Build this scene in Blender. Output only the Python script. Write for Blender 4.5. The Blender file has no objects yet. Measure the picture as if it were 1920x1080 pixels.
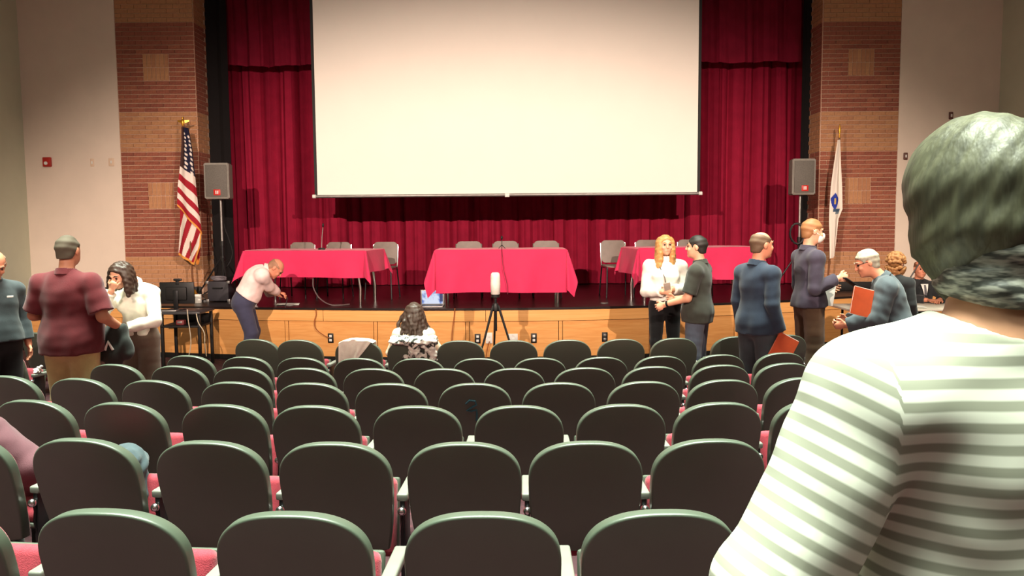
import bpy, bmesh, math, random
import numpy as np
from mathutils import Vector, Matrix, Euler
random.seed(7); rng = np.random.RandomState(11)
PI = math.pi
SC = bpy.context.scene
COL = SC.collection

# ---------------------------------------------------------------- camera, world, exposure, big lights
FPX = 1500.0
CAMZ = 1.79
cam_d = bpy.data.cameras.new('camera'); cam = bpy.data.objects.new('camera', cam_d); COL.objects.link(cam)
cam_d.sensor_width = 36.0; cam_d.lens = FPX / 1920 * 36.0
cam_d.clip_start = 0.05; cam_d.clip_end = 100
TILT = math.atan(121 / 1500)
RCAM = Euler((PI / 2 - TILT, 0, 0)).to_matrix() @ Matrix.Rotation(math.radians(-0.42), 3, 'Z')
cam.matrix_world = Matrix.Translation((0, 0, CAMZ)) @ RCAM.to_4x4()
SC.camera = cam

SC.view_settings.view_transform = 'Standard'
SC.view_settings.look = 'None'
SC.view_settings.gamma = 1.0
SC.view_settings.use_curve_mapping = False
SC.view_settings.exposure = 0.0

W = bpy.data.worlds.new('world'); SC.world = W; W.use_nodes = True
W.node_tree.nodes['Background'].inputs[0].default_value = (0.8, 0.9, 0.75, 1)
W.node_tree.nodes['Background'].inputs[1].default_value = 0.05

def spot(name, loc, target, energy, color, angle, blend, size):
    d = bpy.data.lights.new(name, 'SPOT'); d.energy = energy; d.color = color
    d.spot_size = math.radians(angle); d.spot_blend = blend; d.shadow_soft_size = size
    o = bpy.data.objects.new(name, d); COL.objects.link(o)
    o.location = loc
    o.rotation_euler = (Vector(target) - Vector(loc)).to_track_quat('-Z', 'Y').to_euler()
    return o

def area(name, loc, sx, sy, energy, color, spread=180):
    d = bpy.data.lights.new(name, 'AREA'); d.shape = 'RECTANGLE'; d.size = sx; d.size_y = sy
    d.energy = energy; d.color = color; d.spread = math.radians(spread)
    o = bpy.data.objects.new(name, d); COL.objects.link(o); o.location = loc
    return o

WARM = (1.0, 0.77, 0.63)
GREEN = (0.90, 1.0, 0.83)
# two front-of-house stage spots
spot('stage_spot', (-2.8, 0.2, 4.5), (-0.8, 12.5, -5.3), 4250, WARM, 89, 0.46, 0.035)
spot('stage_spot', (2.7, 0.2, 4.5), (0.4, 12.5, -5.3), 4000, WARM, 89, 0.46, 0.035)
# house light over the audience, then two added fill areas without fixtures
area('house_and_fill_light', (0.0, 4.0, 6.25), 14.7, 8.6, 2700, GREEN, 46)
area('house_and_fill_light', (0.0, -1.5, 6.2), 9.0, 3.0, 115, GREEN, 150)  # added fill from the rear, lifts the foreground shirt's back
area('house_and_fill_light', (0.0, 7.5, 6.25), 11.0, 1.5, 120, (1.0, 0.93, 0.78), 176)  # added spill that brightens the upper walls and brick

# ---------------------------------------------------------------- helpers
def lin(c):
    out = []
    for v in c[:3]:
        v /= 255.0
        out.append(v / 12.92 if v <= 0.04045 else ((v + 0.055) / 1.055) ** 2.4)
    return tuple(out)

def at(px, py, Y):
    d = RCAM @ Vector(((px - 960) / FPX, -(py - 540) / FPX, -1.0))
    t = Y / d.y
    return Vector((d.x * t, Y, CAMZ + d.z * t))

def pmat(name, rgb, rough=0.6, metal=0.0, var=0.12, scale=14.0, bump=0.0, bscale=60.0, spec=0.4, stretch=(1, 1, 1), emit=None, estr=0.0, sheen=0.0):
    m = bpy.data.materials.new(name); m.use_nodes = True
    nt = m.node_tree; N = nt.nodes; L = nt.links
    b = N['Principled BSDF']
    c = lin(rgb)
    tc = N.new('ShaderNodeTexCoord'); mp = N.new('ShaderNodeMapping'); mp.inputs['Scale'].default_value = stretch
    L.new(tc.outputs['Object'], mp.inputs['Vector'])
    nz = N.new('ShaderNodeTexNoise'); nz.inputs['Scale'].default_value = scale; nz.inputs['Detail'].default_value = 3
    L.new(mp.outputs['Vector'], nz.inputs['Vector'])
    rp = N.new('ShaderNodeValToRGB')
    rp.color_ramp.elements[0].position = 0.3; rp.color_ramp.elements[1].position = 0.7
    rp.color_ramp.elements[0].color = tuple(v * (1 - var) for v in c) + (1,)
    rp.color_ramp.elements[1].color = tuple(min(1, v * (1 + var)) for v in c) + (1,)
    L.new(nz.outputs['Fac'], rp.inputs['Fac']); L.new(rp.outputs['Color'], b.inputs['Base Color'])
    b.inputs['Roughness'].default_value = rough; b.inputs['Metallic'].default_value = metal
    b.inputs['Specular IOR Level'].default_value = spec
    if sheen: b.inputs['Sheen Weight'].default_value = sheen
    if bump:
        n2 = N.new('ShaderNodeTexNoise'); n2.inputs['Scale'].default_value = bscale
        L.new(mp.outputs['Vector'], n2.inputs['Vector'])
        bp = N.new('ShaderNodeBump'); bp.inputs['Strength'].default_value = bump; bp.inputs['Distance'].default_value = 0.01
        L.new(n2.outputs['Fac'], bp.inputs['Height']); L.new(bp.outputs['Normal'], b.inputs['Normal'])
    if emit:
        b.inputs['Emission Color'].default_value = lin(emit) + (1,); b.inputs['Emission Strength'].default_value = estr
    return m

def attr_mat(name, attr, rough=0.8):
    m = bpy.data.materials.new(name); m.use_nodes = True
    N = m.node_tree.nodes; L = m.node_tree.links
    a = N.new('ShaderNodeAttribute'); a.attribute_name = attr
    L.new(a.outputs['Color'], N['Principled BSDF'].inputs['Base Color'])
    N['Principled BSDF'].inputs['Roughness'].default_value = rough
    N['Principled BSDF'].inputs['Specular IOR Level'].default_value = 0.2
    return m

def wood_mat(name, rgb1, rgb2, rough=0.35, axis=(1.2, 1.2, 14)):
    m = bpy.data.materials.new(name); m.use_nodes = True
    N = m.node_tree.nodes; L = m.node_tree.links; b = N['Principled BSDF']
    tc = N.new('ShaderNodeTexCoord'); mp = N.new('ShaderNodeMapping'); mp.inputs['Scale'].default_value = axis
    L.new(tc.outputs['Object'], mp.inputs['Vector'])
    nz = N.new('ShaderNodeTexNoise'); nz.inputs['Scale'].default_value = 2.2; nz.inputs['Detail'].default_value = 5; nz.inputs['Distortion'].default_value = 0.8
    L.new(mp.outputs['Vector'], nz.inputs['Vector'])
    rp = N.new('ShaderNodeValToRGB'); rp.color_ramp.elements[0].position = 0.35; rp.color_ramp.elements[1].position = 0.68
    rp.color_ramp.elements[0].color = lin(rgb1) + (1,); rp.color_ramp.elements[1].color = lin(rgb2) + (1,)
    L.new(nz.outputs['Fac'], rp.inputs['Fac']); L.new(rp.outputs['Color'], b.inputs['Base Color'])
    b.inputs['Roughness'].default_value = rough
    return m

class MB:
    """collects verts and faces, builds ONE mesh object"""
    def __init__(s): s.v = []; s.f = []
    def add(s, vs, fs):
        o = len(s.v); s.v += [tuple(map(float, p)) for p in vs]; s.f += [tuple(i + o for i in f) for f in fs]; return s
    def box(s, lo, hi, bev=0.0, seg=2):
        bm = bmesh.new(); bmesh.ops.create_cube(bm, size=1.0)
        c = [(a + b) / 2 for a, b in zip(lo, hi)]; d = [abs(b - a) for a, b in zip(lo, hi)]
        for v in bm.verts: v.co = Vector((c[0] + v.co.x * d[0], c[1] + v.co.y * d[1], c[2] + v.co.z * d[2]))
        if bev: bmesh.ops.bevel(bm, geom=bm.edges[:], offset=min(bev, min(d) * 0.45), segments=seg, affect='EDGES', profile=0.5)
        bm.verts.index_update()
        s.add([v.co[:] for v in bm.verts], [[v.index for v in f.verts] for f in bm.faces]); bm.free(); return s
    def tube(s, pts, r, n=8, closed=True):
        pts = [Vector(p) for p in pts]
        rs = r if isinstance(r, (list, tuple)) else [r] * len(pts)
        rings = []; up = None
        for i, p in enumerate(pts):
            t = (pts[min(i + 1, len(pts) - 1)] - pts[max(i - 1, 0)]).normalized()
            if up is None:
                up = Vector((0, 0, 1)) if abs(t.z) < 0.9 else Vector((0, 1, 0))
            x = t.cross(up).normalized(); up = x.cross(t).normalized()
            rings.append([p + (x * math.cos(a) + up * math.sin(a)) * rs[i] for a in [2 * PI * k / n for k in range(n)]])
        vs = [q[:] for rg in rings for q in rg]; fs = []
        for i in range(len(pts) - 1):
            for k in range(n):
                fs.append((i * n + k, i * n + (k + 1) % n, (i + 1) * n + (k + 1) % n, (i + 1) * n + k))
        fs.append(tuple(range(n))[::-1]); fs.append(tuple((len(pts) - 1) * n + k for k in range(n)))
        return s.add(vs, fs)
    def lathe(s, prof, c=(0, 0, 0), n=20):
        vs = []; fs = []
        for r, z in prof:
            for k in range(n):
                a = 2 * PI * k / n; vs.append((c[0] + r * math.cos(a), c[1] + r * math.sin(a), c[2] + z))
        for i in range(len(prof) - 1):
            for k in range(n):
                fs.append((i * n + k, i * n + (k + 1) % n, (i + 1) * n + (k + 1) % n, (i + 1) * n + k))
        fs.append(tuple(range(n))[::-1]); fs.append(tuple((len(prof) - 1) * n + k for k in range(n)))
        return s.add(vs, fs)
    def grid(s, nu, nv, fn):
        vs = [fn(i / nu, j / nv) for j in range(nv + 1) for i in range(nu + 1)]
        fs = [(j * (nu + 1) + i, j * (nu + 1) + i + 1, (j + 1) * (nu + 1) + i + 1, (j + 1) * (nu + 1) + i) for j in range(nv) for i in range(nu)]
        return s.add(vs, fs)
    def slab(s, nu, nv, fn, th):
        """a sheet with thickness th: fn(u,v)->point; offset along +y"""
        o = len(s.v); n = (nu + 1) * (nv + 1)
        s.grid(nu, nv, fn)
        s.v += [(p[0] + th[0], p[1] + th[1], p[2] + th[2]) for p in s.v[o:o + n]]
        s.f += [tuple(o + n + (i - o) for i in f)[::-1] for f in s.f[-nu * nv:]]
        b = [j * (nu + 1) for j in range(nv + 1)]; e = [j * (nu + 1) + nu for j in range(nv + 1)]
        lo = list(range(nu + 1)); hi = [nv * (nu + 1) + i for i in range(nu + 1)]
        for ln in (b, e, lo, hi):
            for a, c in zip(ln[:-1], ln[1:]): s.f.append((o + a, o + c, o + n + c, o + n + a))
        return s
    def sphere(s, c, r, n=12, m=8):
        r = r if isinstance(r, (list, tuple)) else (r, r, r)
        vs = [(c[0], c[1], c[2] - r[2])]; fs = []
        for j in range(1, m):
            t = PI * j / m
            for k in range(n):
                a = 2 * PI * k / n
                vs.append((c[0] + r[0] * math.sin(t) * math.cos(a), c[1] + r[1] * math.sin(t) * math.sin(a), c[2] - r[2] * math.cos(t)))
        vs.append((c[0], c[1], c[2] + r[2])); top = len(vs) - 1
        for k in range(n): fs.append((0, 1 + (k + 1) % n, 1 + k)); fs.append((top, 1 + (m - 2) * n + k, 1 + (m - 2) * n + (k + 1) % n))
        for j in range(m - 2):
            for k in range(n):
                fs.append((1 + j * n + k, 1 + j * n + (k + 1) % n, 1 + (j + 1) * n + (k + 1) % n, 1 + (j + 1) * n + k))
        return s.add(vs, fs)
    def mesh(s, name, mat, smooth=True, fix=True):
        me = bpy.data.meshes.new(name); me.from_pydata(s.v, [], s.f)
        if fix:
            bm = bmesh.new(); bm.from_mesh(me); bmesh.ops.recalc_face_normals(bm, faces=bm.faces[:]); bm.to_mesh(me); bm.free()
        if smooth:
            me.polygons.foreach_set('use_smooth', [True] * len(me.polygons))
            try: me.set_sharp_from_angle(angle=math.radians(40))
            except Exception: pass
        if mat: me.materials.append(mat)
        return me
    def build(s, name, mat, parent=None, smooth=True, fix=True, loc=None):
        return link(name, s.mesh(name, mat, smooth, fix), parent, loc)

def link(name, me, parent=None, loc=None):
    o = bpy.data.objects.new(name, me); COL.objects.link(o)
    if parent is not None: o.parent = parent
    if loc is not None: o.location = loc
    return o

def tag(o, label=None, cat=None, group=None, kind=None):
    if label: o['label'] = label
    if cat: o['category'] = cat
    if group: o['group'] = group
    if kind: o['kind'] = kind
    return o

def thing(name, label, cat, loc=(0, 0, 0), rotz=0.0, group=None):
    o = bpy.data.objects.new(name, None); COL.objects.link(o)
    o.empty_display_size = 0.1; o.location = loc; o.rotation_euler = (0, 0, rotz)
    return tag(o, label, cat, group)

def ordinal(k):
    return ['first', 'second', 'third', 'fourth', 'fifth', 'sixth', 'seventh', 'eighth', 'ninth', 'tenth', 'eleventh', 'twelfth', 'thirteenth', 'fourteenth'][k]

# ---------------------------------------------------------------- materials
M = {}
M['wall'] = pmat('painted_wall', (230, 214, 198), 0.85, var=0.03, scale=3, bump=0.05, bscale=120)
M['sidewall'] = pmat('side_wall_paint', (198, 200, 178), 0.85, var=0.03, scale=3)
M['ceil'] = pmat('ceiling_paint', (120, 120, 112), 0.9)
M['black'] = pmat('black_paint', (14, 12, 12), 0.6, var=0.2)
M['blackplastic'] = pmat('black_plastic', (22, 22, 23), 0.45, var=0.1)
M['mortar'] = pmat('mortar', (206, 172, 148), 0.95, var=0.1, scale=40)
M['red1'] = pmat('red_brick', (150, 88, 70), 0.85, var=0.18, scale=30, bump=0.2)
M['red2'] = pmat('red_brick_dark', (140, 80, 64), 0.85, var=0.18, scale=30, bump=0.2)
M['red3'] = pmat('red_brick_brown', (156, 94, 72), 0.85, var=0.18, scale=30, bump=0.2)
M['tan1'] = pmat('tan_brick', (184, 134, 96), 0.85, var=0.12, scale=30, bump=0.2)
M['tan2'] = pmat('tan_brick_dark', (176, 124, 90), 0.85, var=0.12, scale=30, bump=0.2)
M['deck'] = pmat('stage_deck', (30, 20, 20), 0.32, var=0.2, scale=4, spec=0.5)
M['wood'] = wood_mat('maple_veneer', (222, 156, 88), (234, 174, 106))
M['wood2'] = wood_mat('maple_fascia', (226, 162, 92), (240, 182, 114), axis=(0.6, 0.6, 20))
M['curtain'] = pmat('red_velour', (150, 28, 56), 0.85, var=0.1, scale=6, bump=0.1, spec=0.1)
M['valance'] = pmat('red_velour_valance', (128, 24, 48), 0.85, var=0.1, scale=6, bump=0.1, spec=0.1)
M['screen'] = pmat('screen_fabric', (246, 240, 230), 0.9, var=0.01, scale=2)
M['grey'] = pmat('grey_metal', (150, 148, 145), 0.4, metal=0.6)
M['chrome'] = pmat('chrome', (215, 215, 215), 0.18, metal=1.0, var=0.03)
M['steel'] = pmat('dark_steel', (36, 36, 38), 0.4, metal=0.5)
M['white'] = pmat('white_plastic', (225, 224, 218), 0.5, var=0.03)
M['paper'] = pmat('paper', (238, 236, 228), 0.8, var=0.03)

def carpet():
    m = bpy.data.materials.new('maroon_carpet'); m.use_nodes = True
    N = m.node_tree.nodes; L = m.node_tree.links; b = N['Principled BSDF']
    tc = N.new('ShaderNodeTexCoord')
    v = N.new('ShaderNodeTexVoronoi'); v.inputs['Scale'].default_value = 16
    n = N.new('ShaderNodeTexNoise'); n.inputs['Scale'].default_value = 150
    L.new(tc.outputs['Object'], v.inputs['Vector']); L.new(tc.outputs['Object'], n.inputs['Vector'])
    rp = N.new('ShaderNodeValToRGB'); rp.color_ramp.elements[0].color = lin((92, 44, 54)) + (1,); rp.color_ramp.elements[1].color = lin((54, 24, 31)) + (1,)
    rp.color_ramp.elements[0].position = 0.1; rp.color_ramp.elements[1].position = 0.5
    L.new(v.outputs['Distance'], rp.inputs['Fac'])
    L.new(rp.outputs['Color'], b.inputs['Base Color']); b.inputs['Roughness'].default_value = 0.95
    bp = N.new('ShaderNodeBump'); bp.inputs['Strength'].default_value = 0.4; bp.inputs['Distance'].default_value = 0.005
    L.new(n.outputs['Fac'], bp.inputs['Height']); L.new(bp.outputs['Normal'], b.inputs['Normal'])
    return m
M['carpet'] = carpet()

# ---------------------------------------------------------------- room shell
WY = 12.5; STZ = 0.71; SX = 7.52; ZT = 6.4
CHAIR_H = 0.78
ROWY = [2.26, 3.17, 4.08, 4.99, 5.90, 6.81, 7.72]
ROWTOP = [at(960, y, Y).z for y, Y in zip((968, 833, 763, 720, 692, 672.5, 639), ROWY)]
ROWZ = [z - CHAIR_H for z in ROWTOP]
_fy = [-6.5, 1.0] + ROWY + [9.4, 13.0]
_fz = [ROWZ[0] + 0.5, ROWZ[0] + 0.07] + ROWZ + [0.0, 0.0]
def floor_z(Y): return float(np.interp(Y, _fy, _fz))

mb = MB()
mb.grid(6, 60, lambda u, v: (-SX + 2 * SX * u, -6.0 + 18.4 * v, floor_z(-6.0 + 18.4 * v)))
tag(mb.build('floor', M['carpet'], smooth=True, fix=False), kind='structure', label='maroon patterned carpet floor sloping gently down to the stage')

tag(MB().box((-SX - 0.2, -6.0, -0.6), (-SX, WY + 0.2, ZT)).build('wall_left', M['sidewall']), kind='structure')
tag(MB().box((SX, -6.0, -0.6), (SX + 0.2, WY + 0.2, ZT)).build('wall_right', M['sidewall']), kind='structure')
tag(MB().box((-SX, -6.2, -0.6), (SX, -6.0, ZT)).build('wall_rear', M['sidewall']), kind='structure')
tag(MB().box((-SX - 0.2, -6.2, ZT), (SX + 0.2, 15.6, ZT + 0.2)).build('ceiling', M['ceil']), kind='structure')
PX0, PX1 = -6.04, -4.84
QX0, QX1 = 4.78, 5.98
tag(MB().box((-SX, WY, STZ), (PX0, WY + 0.3, ZT)).build('wall_front_left', M['wall']), kind='structure')
tag(MB().box((QX1, WY, STZ), (SX, WY + 0.3, ZT)).build('wall_front_right', M['wall']), kind='structure')
tag(MB().box((-SX, 15.3, STZ), (SX, 15.5, ZT)).build('wall_stage_back', M['black']), kind='structure')
tag(MB().box((-SX, WY + 0.45, STZ), (-SX + 0.1, 15.3, ZT)).build('wall_stage_left', M['black']), kind='structure')
tag(MB().box((SX - 0.1, WY + 0.45, STZ), (SX, 15.3, ZT)).build('wall_stage_right', M['black']), kind='structure')
tag(MB().box((PX1, WY + 0.05, 6.0), (QX0, WY + 0.4, ZT)).build('trim_1', M['black']), kind='structure', label='black header over the stage opening')
# black cove base along the front walls
for nm, a, b in (('baseboard_left', -SX + .01, PX1 - .02), ('baseboard_right', QX0 + .02, SX - .01)):
    tag(MB().box((a, WY - 0.03, STZ), (b, WY - 0.001, STZ + 0.13), 0.006).build(nm, M['black']), kind='structure')

# two unseen stage spotlights; each flap is added to shade the front seats
for k, (lx, side) in enumerate(((-2.8, 'left'), (2.7, 'right'))):
    t = thing('stage_spotlight', f'black stage spotlight with a barn door flap over the {side} seats', 'spotlight', (lx, 0.2, 4.5))
    MB().tube([(0, -0.34, 0.10), (0, -0.10, 0.03)], 0.10, 16).build('housing', M['black'], t)
    MB().box((-0.45, 0.30, -0.175), (0.45, 0.312, -0.142)).build('added_flap_lip', M['black'], t)
    MB().slab(2, 2, lambda u, v: (-0.45 + 0.9 * u, 0.02 + 0.29 * v, -0.30 + 0.13 * v), (0, 0, 0.006)).build('added_shade_flap', M['black'], t)
    MB().tube([(0, -0.22, 0.16), (0, -0.22, ZT - 4.5)], 0.02, 8).build('hanger', M['black'], t)

# ---------------------------------------------------------------- brick pilasters
BL, BH, JT = 0.1935, 0.0577, 0.0098
CO = BH + JT
def brick_mesh(name, L, H, D, mat):
    return MB().box((0, 0, 0), (L, D, H), 0.004, 1).mesh(name, mat, smooth=False)
BM = {}
for k in ('red1', 'red2', 'red3', 'tan1', 'tan2'):
    BM[k, 'full'] = brick_mesh('brick', BL, BH, 0.05, M[k])
    BM[k, 'half'] = brick_mesh('brick', (BL - JT) / 2, BH, 0.05, M[k])
    BM[k, 'soldier'] = brick_mesh('brick', BH, BL, 0.05, M[k])
def pilaster(name, x0, x1, bands, panels, inner, label):
    body = MB().box((x0, WY + 0.012, STZ), (x1, WY + 0.5, ZT)).build(name, M['mortar'])
    tag(body, label, kind='structure')
    z0 = STZ + 0.13
    step = (x1 - x0 - JT) / 6.0
    count = 0; extra = {k: MB() for k in ('red1', 'tan1')}
    rows = int((ZT - z0) / CO)
    pan = [(xa, za) for xa, za in panels]
    cand = []
    for r in range(rows):
        z = z0 + JT / 2 + r * CO
        tone = 'tan' if any(a <= z + BH / 2 < b for a, b in bands) else 'red'
        xs = [(x0 + JT + step * i, 'full') for i in range(6)] if r % 2 == 0 else \
             [(x0 + JT, 'half')] + [(x0 + JT + step * (i + 0.5), 'full') for i in range(5)] + [(x0 + JT + step * 5.5, 'half')]
        for x, kind in xs:
            L_ = BL if kind == 'full' else (BL - JT) / 2
            skip = False
            for xa, za in pan:
                if x + L_ > xa + 0.012 and x < xa + 2 * step - 0.012 and za - 0.012 < z + BH / 2 < za + 6 * CO:
                    skip = True
            if not skip: cand.append((x, z, kind, tone, L_))
            elif kind == 'full' and r % 2 == 1:
                hl = (BL - JT) / 2
                for xa, za in pan:
                    if za - 0.012 < z + BH / 2 < za + 6 * CO:
                        if x < xa - 0.03: cand.append((x, z, 'half', tone, hl))
                        elif x + L_ > xa + 2 * step + 0.03: cand.append((x + L_ - hl, z, 'half', tone, hl))
    for xa, za in pan:
        for j in range(2):
            for i in range(6):
                cand.append((xa + i * (2 * step / 6), za + JT / 2 + j * 3 * CO, 'soldier', 'tan', BH))
    # nearest to the picture's middle first; the rest past 300 become one stuff part
    cand.sort(key=lambda c: 0 if (c[2] == 'soldier') else abs(c[1] - 3.0))
    for n, (x, z, kind, tone, L_) in enumerate(cand):
        jig = rng.uniform(-0.002, 0.002)
        key = random.choice(['red1', 'red1', 'red2', 'red3']) if tone == 'red' else random.choice(['tan1', 'tan1', 'tan2'])
        if n < 300:
            o = link('brick', BM[key, kind], body); o.location = (x, WY + jig, z)
        else:
            e = extra['red1' if tone == 'red' else 'tan1']
            if kind == 'soldier': e.box((x, WY + jig, z), (x + BH, WY + 0.05, z + BL))
            else: e.box((x, WY + jig, z), (x + L_, WY + 0.05, z + BH))
    # jamb returns (inner side face), too small to pick apart
    xi, sgn = (x1, 1) if inner > 0 else (x0, -1)
    for r in range(rows):
        z = z0 + JT / 2 + r * CO
        tone = 'tan1' if any(a <= z + BH / 2 < b for a, b in bands) else 'red1'
        cuts = [0.02, 0.21, 0.41] if r % 2 else [0.02, 0.11, 0.31, 0.49]
        for a, b in zip(cuts[:-1], cuts[1:]):
            extra[tone].box((xi - sgn * 0.03, WY + a, z), (xi + sgn * 0.008, WY + b - JT, z + BH))
    for k, e in extra.items():
        if e.v: tag(e.build('brick_rest', M[k], body, smooth=False), kind='stuff')
    return body
def zl(y): return at(300, y, WY).z
def zr(y): return at(1610, y, WY).z
stepL = (PX1 - PX0 - JT) / 6
def snapz(z): return STZ + 0.13 + round((z - STZ - 0.13) / CO) * CO
pilaster('wall_pilaster_left', PX0, PX1, [(0, zl(478)), (zl(287), zl(213)), (zl(43), 9)],
         [(PX0 + JT + 2 * stepL, snapz(zl(389))), (PX0 + JT + 2 * stepL, snapz(zl(150)))], 1,
         'banded red and tan brick pilaster left of the stage opening')
pilaster('wall_pilaster_right', QX0, QX1, [(0, zr(470)), (zr(281), zr(208)), (zr(37), 9)],
         [(QX0 + JT + 2 * stepL, snapz(zr(384))), (QX0 + JT + 2 * stepL, snapz(zr(145)))], -1,
         'banded red and tan brick pilaster right of the stage opening')

# ---------------------------------------------------------------- stage
_lx = [-7.6, -6.6, -4.66, -2.5, -0.6, 1.5, 3.6, 4.9, 6.0, 7.6]
_ly = [11.75, 11.35, 10.80, 10.40, 10.22, 10.36, 10.92, 11.50, 11.95, 12.3]
def lip(x):
    i = max(0, min(len(_lx) - 2, int(np.searchsorted(_lx, x)) - 1))
    x0, x1, y0, y1 = _lx[i], _lx[i + 1], _ly[i], _ly[i + 1]
    def sl(k):
        if k <= 0: return (_ly[1] - _ly[0]) / (_lx[1] - _lx[0])
        if k >= len(_lx) - 1: return (_ly[-1] - _ly[-2]) / (_lx[-1] - _lx[-2])
        return (_ly[k + 1] - _ly[k - 1]) / (_lx[k + 1] - _lx[k - 1])
    h = x1 - x0; t = (x - x0) / h
    return (2 * t**3 - 3 * t**2 + 1) * y0 + (t**3 - 2 * t**2 + t) * h * sl(i) + (-2 * t**3 + 3 * t**2) * y1 + (t**3 - t**2) * h * sl(i + 1)
stage = MB()
n = 60
xs = [-SX + 2 * SX * i / n for i in range(n + 1)]
vs = [(x, lip(x) - 0.012, STZ) for x in xs] + [(x, 15.3, STZ) for x in xs] + [(x, lip(x) - 0.012, STZ - 0.03) for x in xs] + [(x, lip(x) + 0.06, STZ - 0.03) for x in xs]
fs = []
for i in range(n):
    a, b = i, i + 1
    fs += [(a, b, n + 1 + b, n + 1 + a), (2 * (n + 1) + b, 2 * (n + 1) + a, 3 * (n + 1) + a, 3 * (n + 1) + b), (b, a, 2 * (n + 1) + a, 2 * (n + 1) + b)]
stage.add(vs, fs)
stage_o = stage.build('floor_stage', M['deck'], fix=False)
tag(stage_o, 'dark glossy stage deck with a curved front edge', kind='structure')
def face_seg(name, x0, x1, z0, z1, off, mat, parent, th=0.03, sub=4):
    m = MB()
    def fn(u, v):
        x = x0 + (x1 - x0) * u
        return (x, lip(x) + off, z0 + (z1 - z0) * v)
    m.slab(sub, 1, fn, (0, th, 0))
    return m.build(name, mat, parent, smooth=False)
backing = MB()
backing.slab(60, 1, lambda u, v: (-SX + 2 * SX * u, lip(-SX + 2 * SX * u) + 0.05, -0.02 + (STZ - 0.02) * v), (0, 0.04, 0))
sf = backing.build('wall_stage_front', pmat('stage_front_shadow_gap', (70, 42, 24), 0.8), None, smooth=False)
tag(sf, 'curved maple panelled stage front', kind='structure')
seams = [0.65 + 1.2 * k for k in range(-7, 6)]
edges = [-SX + 0.02] + [s for s in seams if -SX + 0.2 < s < SX - 0.2] + [SX - 0.02]
for a, b in zip(edges[:-1], edges[1:]):
    face_seg('panel', a + 0.004, b - 0.055, 0.07, STZ - 0.18, 0.012, M['wood'], sf)
    face_seg('stile', b - 0.047, b - 0.004, 0.07, STZ - 0.18, 0.009, M['wood'], sf, sub=1)
fe = [-SX + 0.02] + [-2.47 + 2.13 * k for k in range(-2, 5)] + [SX - 0.02]
fe = [f for f in fe if abs(f) < SX]
for a, b in zip(fe[:-1], fe[1:]):
    face_seg('fascia_board', a + 0.003, b - 0.003, STZ - 0.172, STZ - 0.032, -0.006, M['wood2'], sf, th=0.045, sub=6)
face_seg('base_strip', -SX + 0.02, SX - 0.02, 0.0, 0.066, 0.006, M['black'], sf, sub=40)

# ---------------------------------------------------------------- curtains, valance, screen
def curtain(name, label, x0, x1, z0, z1, y, folds, amp, mat, seed, cat='curtain', hem=0.0):
    r = np.random.RandomState(seed)
    cuts = np.cumsum(r.uniform(0.7, 1.3, folds)); cuts = np.concatenate([[0], cuts]) / cuts[-1]
    ph = r.uniform(0, 6, 6); am = r.uniform(0.75, 1.2, folds)
    nu = folds * 14; nv = 10
    def fn(u, v):
        k = min(folds - 1, int(np.searchsorted(cuts, u, side='right')) - 1)
        t = (u - cuts[k]) / (cuts[k + 1] - cuts[k])
        w = abs(math.sin(PI * t)) ** 0.45
        small = 0.018 * math.sin(u * folds * 15 + ph[0]) + 0.012 * math.sin(u * folds * 27 + ph[1] + v)
        sway = 0.012 * math.sin(3 * v + ph[2] + u * 9)
        x = x0 + (x1 - x0) * u + sway
        z = z0 + (z1 - z0) * v
        if v == 0: z += hem * math.sin(u * folds * 2.2 + ph[3])
        return (x, y + amp * am[k] * (1 - w) - 0.02 + small + 0.01 * math.sin(5 * v + k), z)
    m = MB(); m.slab(nu, nv, fn, (0, 0.012, 0))
    return tag(m.build(name, mat, None), label, cat)
def xat(px, Y): return at(px, 450, Y).x
curtain('stage_curtain', 'dark red pleated stage curtain left of the projection screen', xat(428, 13.9), xat(650, 13.9), STZ + 0.01, 6.0, 13.84, 6, 0.16, M['curtain'], 3)
curtain('stage_curtain', 'dark red pleated stage curtain behind and below the screen', xat(642, 14.05), xat(1300, 14.05), STZ + 0.01, 6.0, 14.16, 17, 0.15, M['curtain'], 5)
curtain('stage_curtain', 'dark red pleated stage curtain right of the projection screen', xat(1286, 13.9), xat(1512, 13.9), STZ + 0.01, 6.0, 13.84, 6, 0.16, M['curtain'], 9)
curtain('valance', 'dark red gathered valance across the top of the stage', xat(412, 13.4), xat(1512, 13.4), at(500, 124, 13.4).z, 6.0, 13.35, 22, 0.13, M['valance'], 13, 'valance', hem=0.012)
tag(MB().slab(8, 4, lambda u, v: (PX1 - 0.3 + 0.62 * u, 13.0 + 0.04 * math.sin(u * 20), STZ + 0.01 + 5.2 * v), (0, 0.012, 0)).build('side_drape', pmat('black_drape', (16, 12, 13), 0.95)), 'black masking drape at the left edge of the stage', 'drape')
tag(MB().slab(8, 4, lambda u, v: (QX0 - 0.12 + 0.5 * u, 13.0 + 0.04 * math.sin(u * 20), STZ + 0.01 + 5.2 * v), (0, 0.012, 0)).build('side_drape', bpy.data.materials['black_drape']), 'black masking drape at the right edge of the stage', 'drape')

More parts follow.
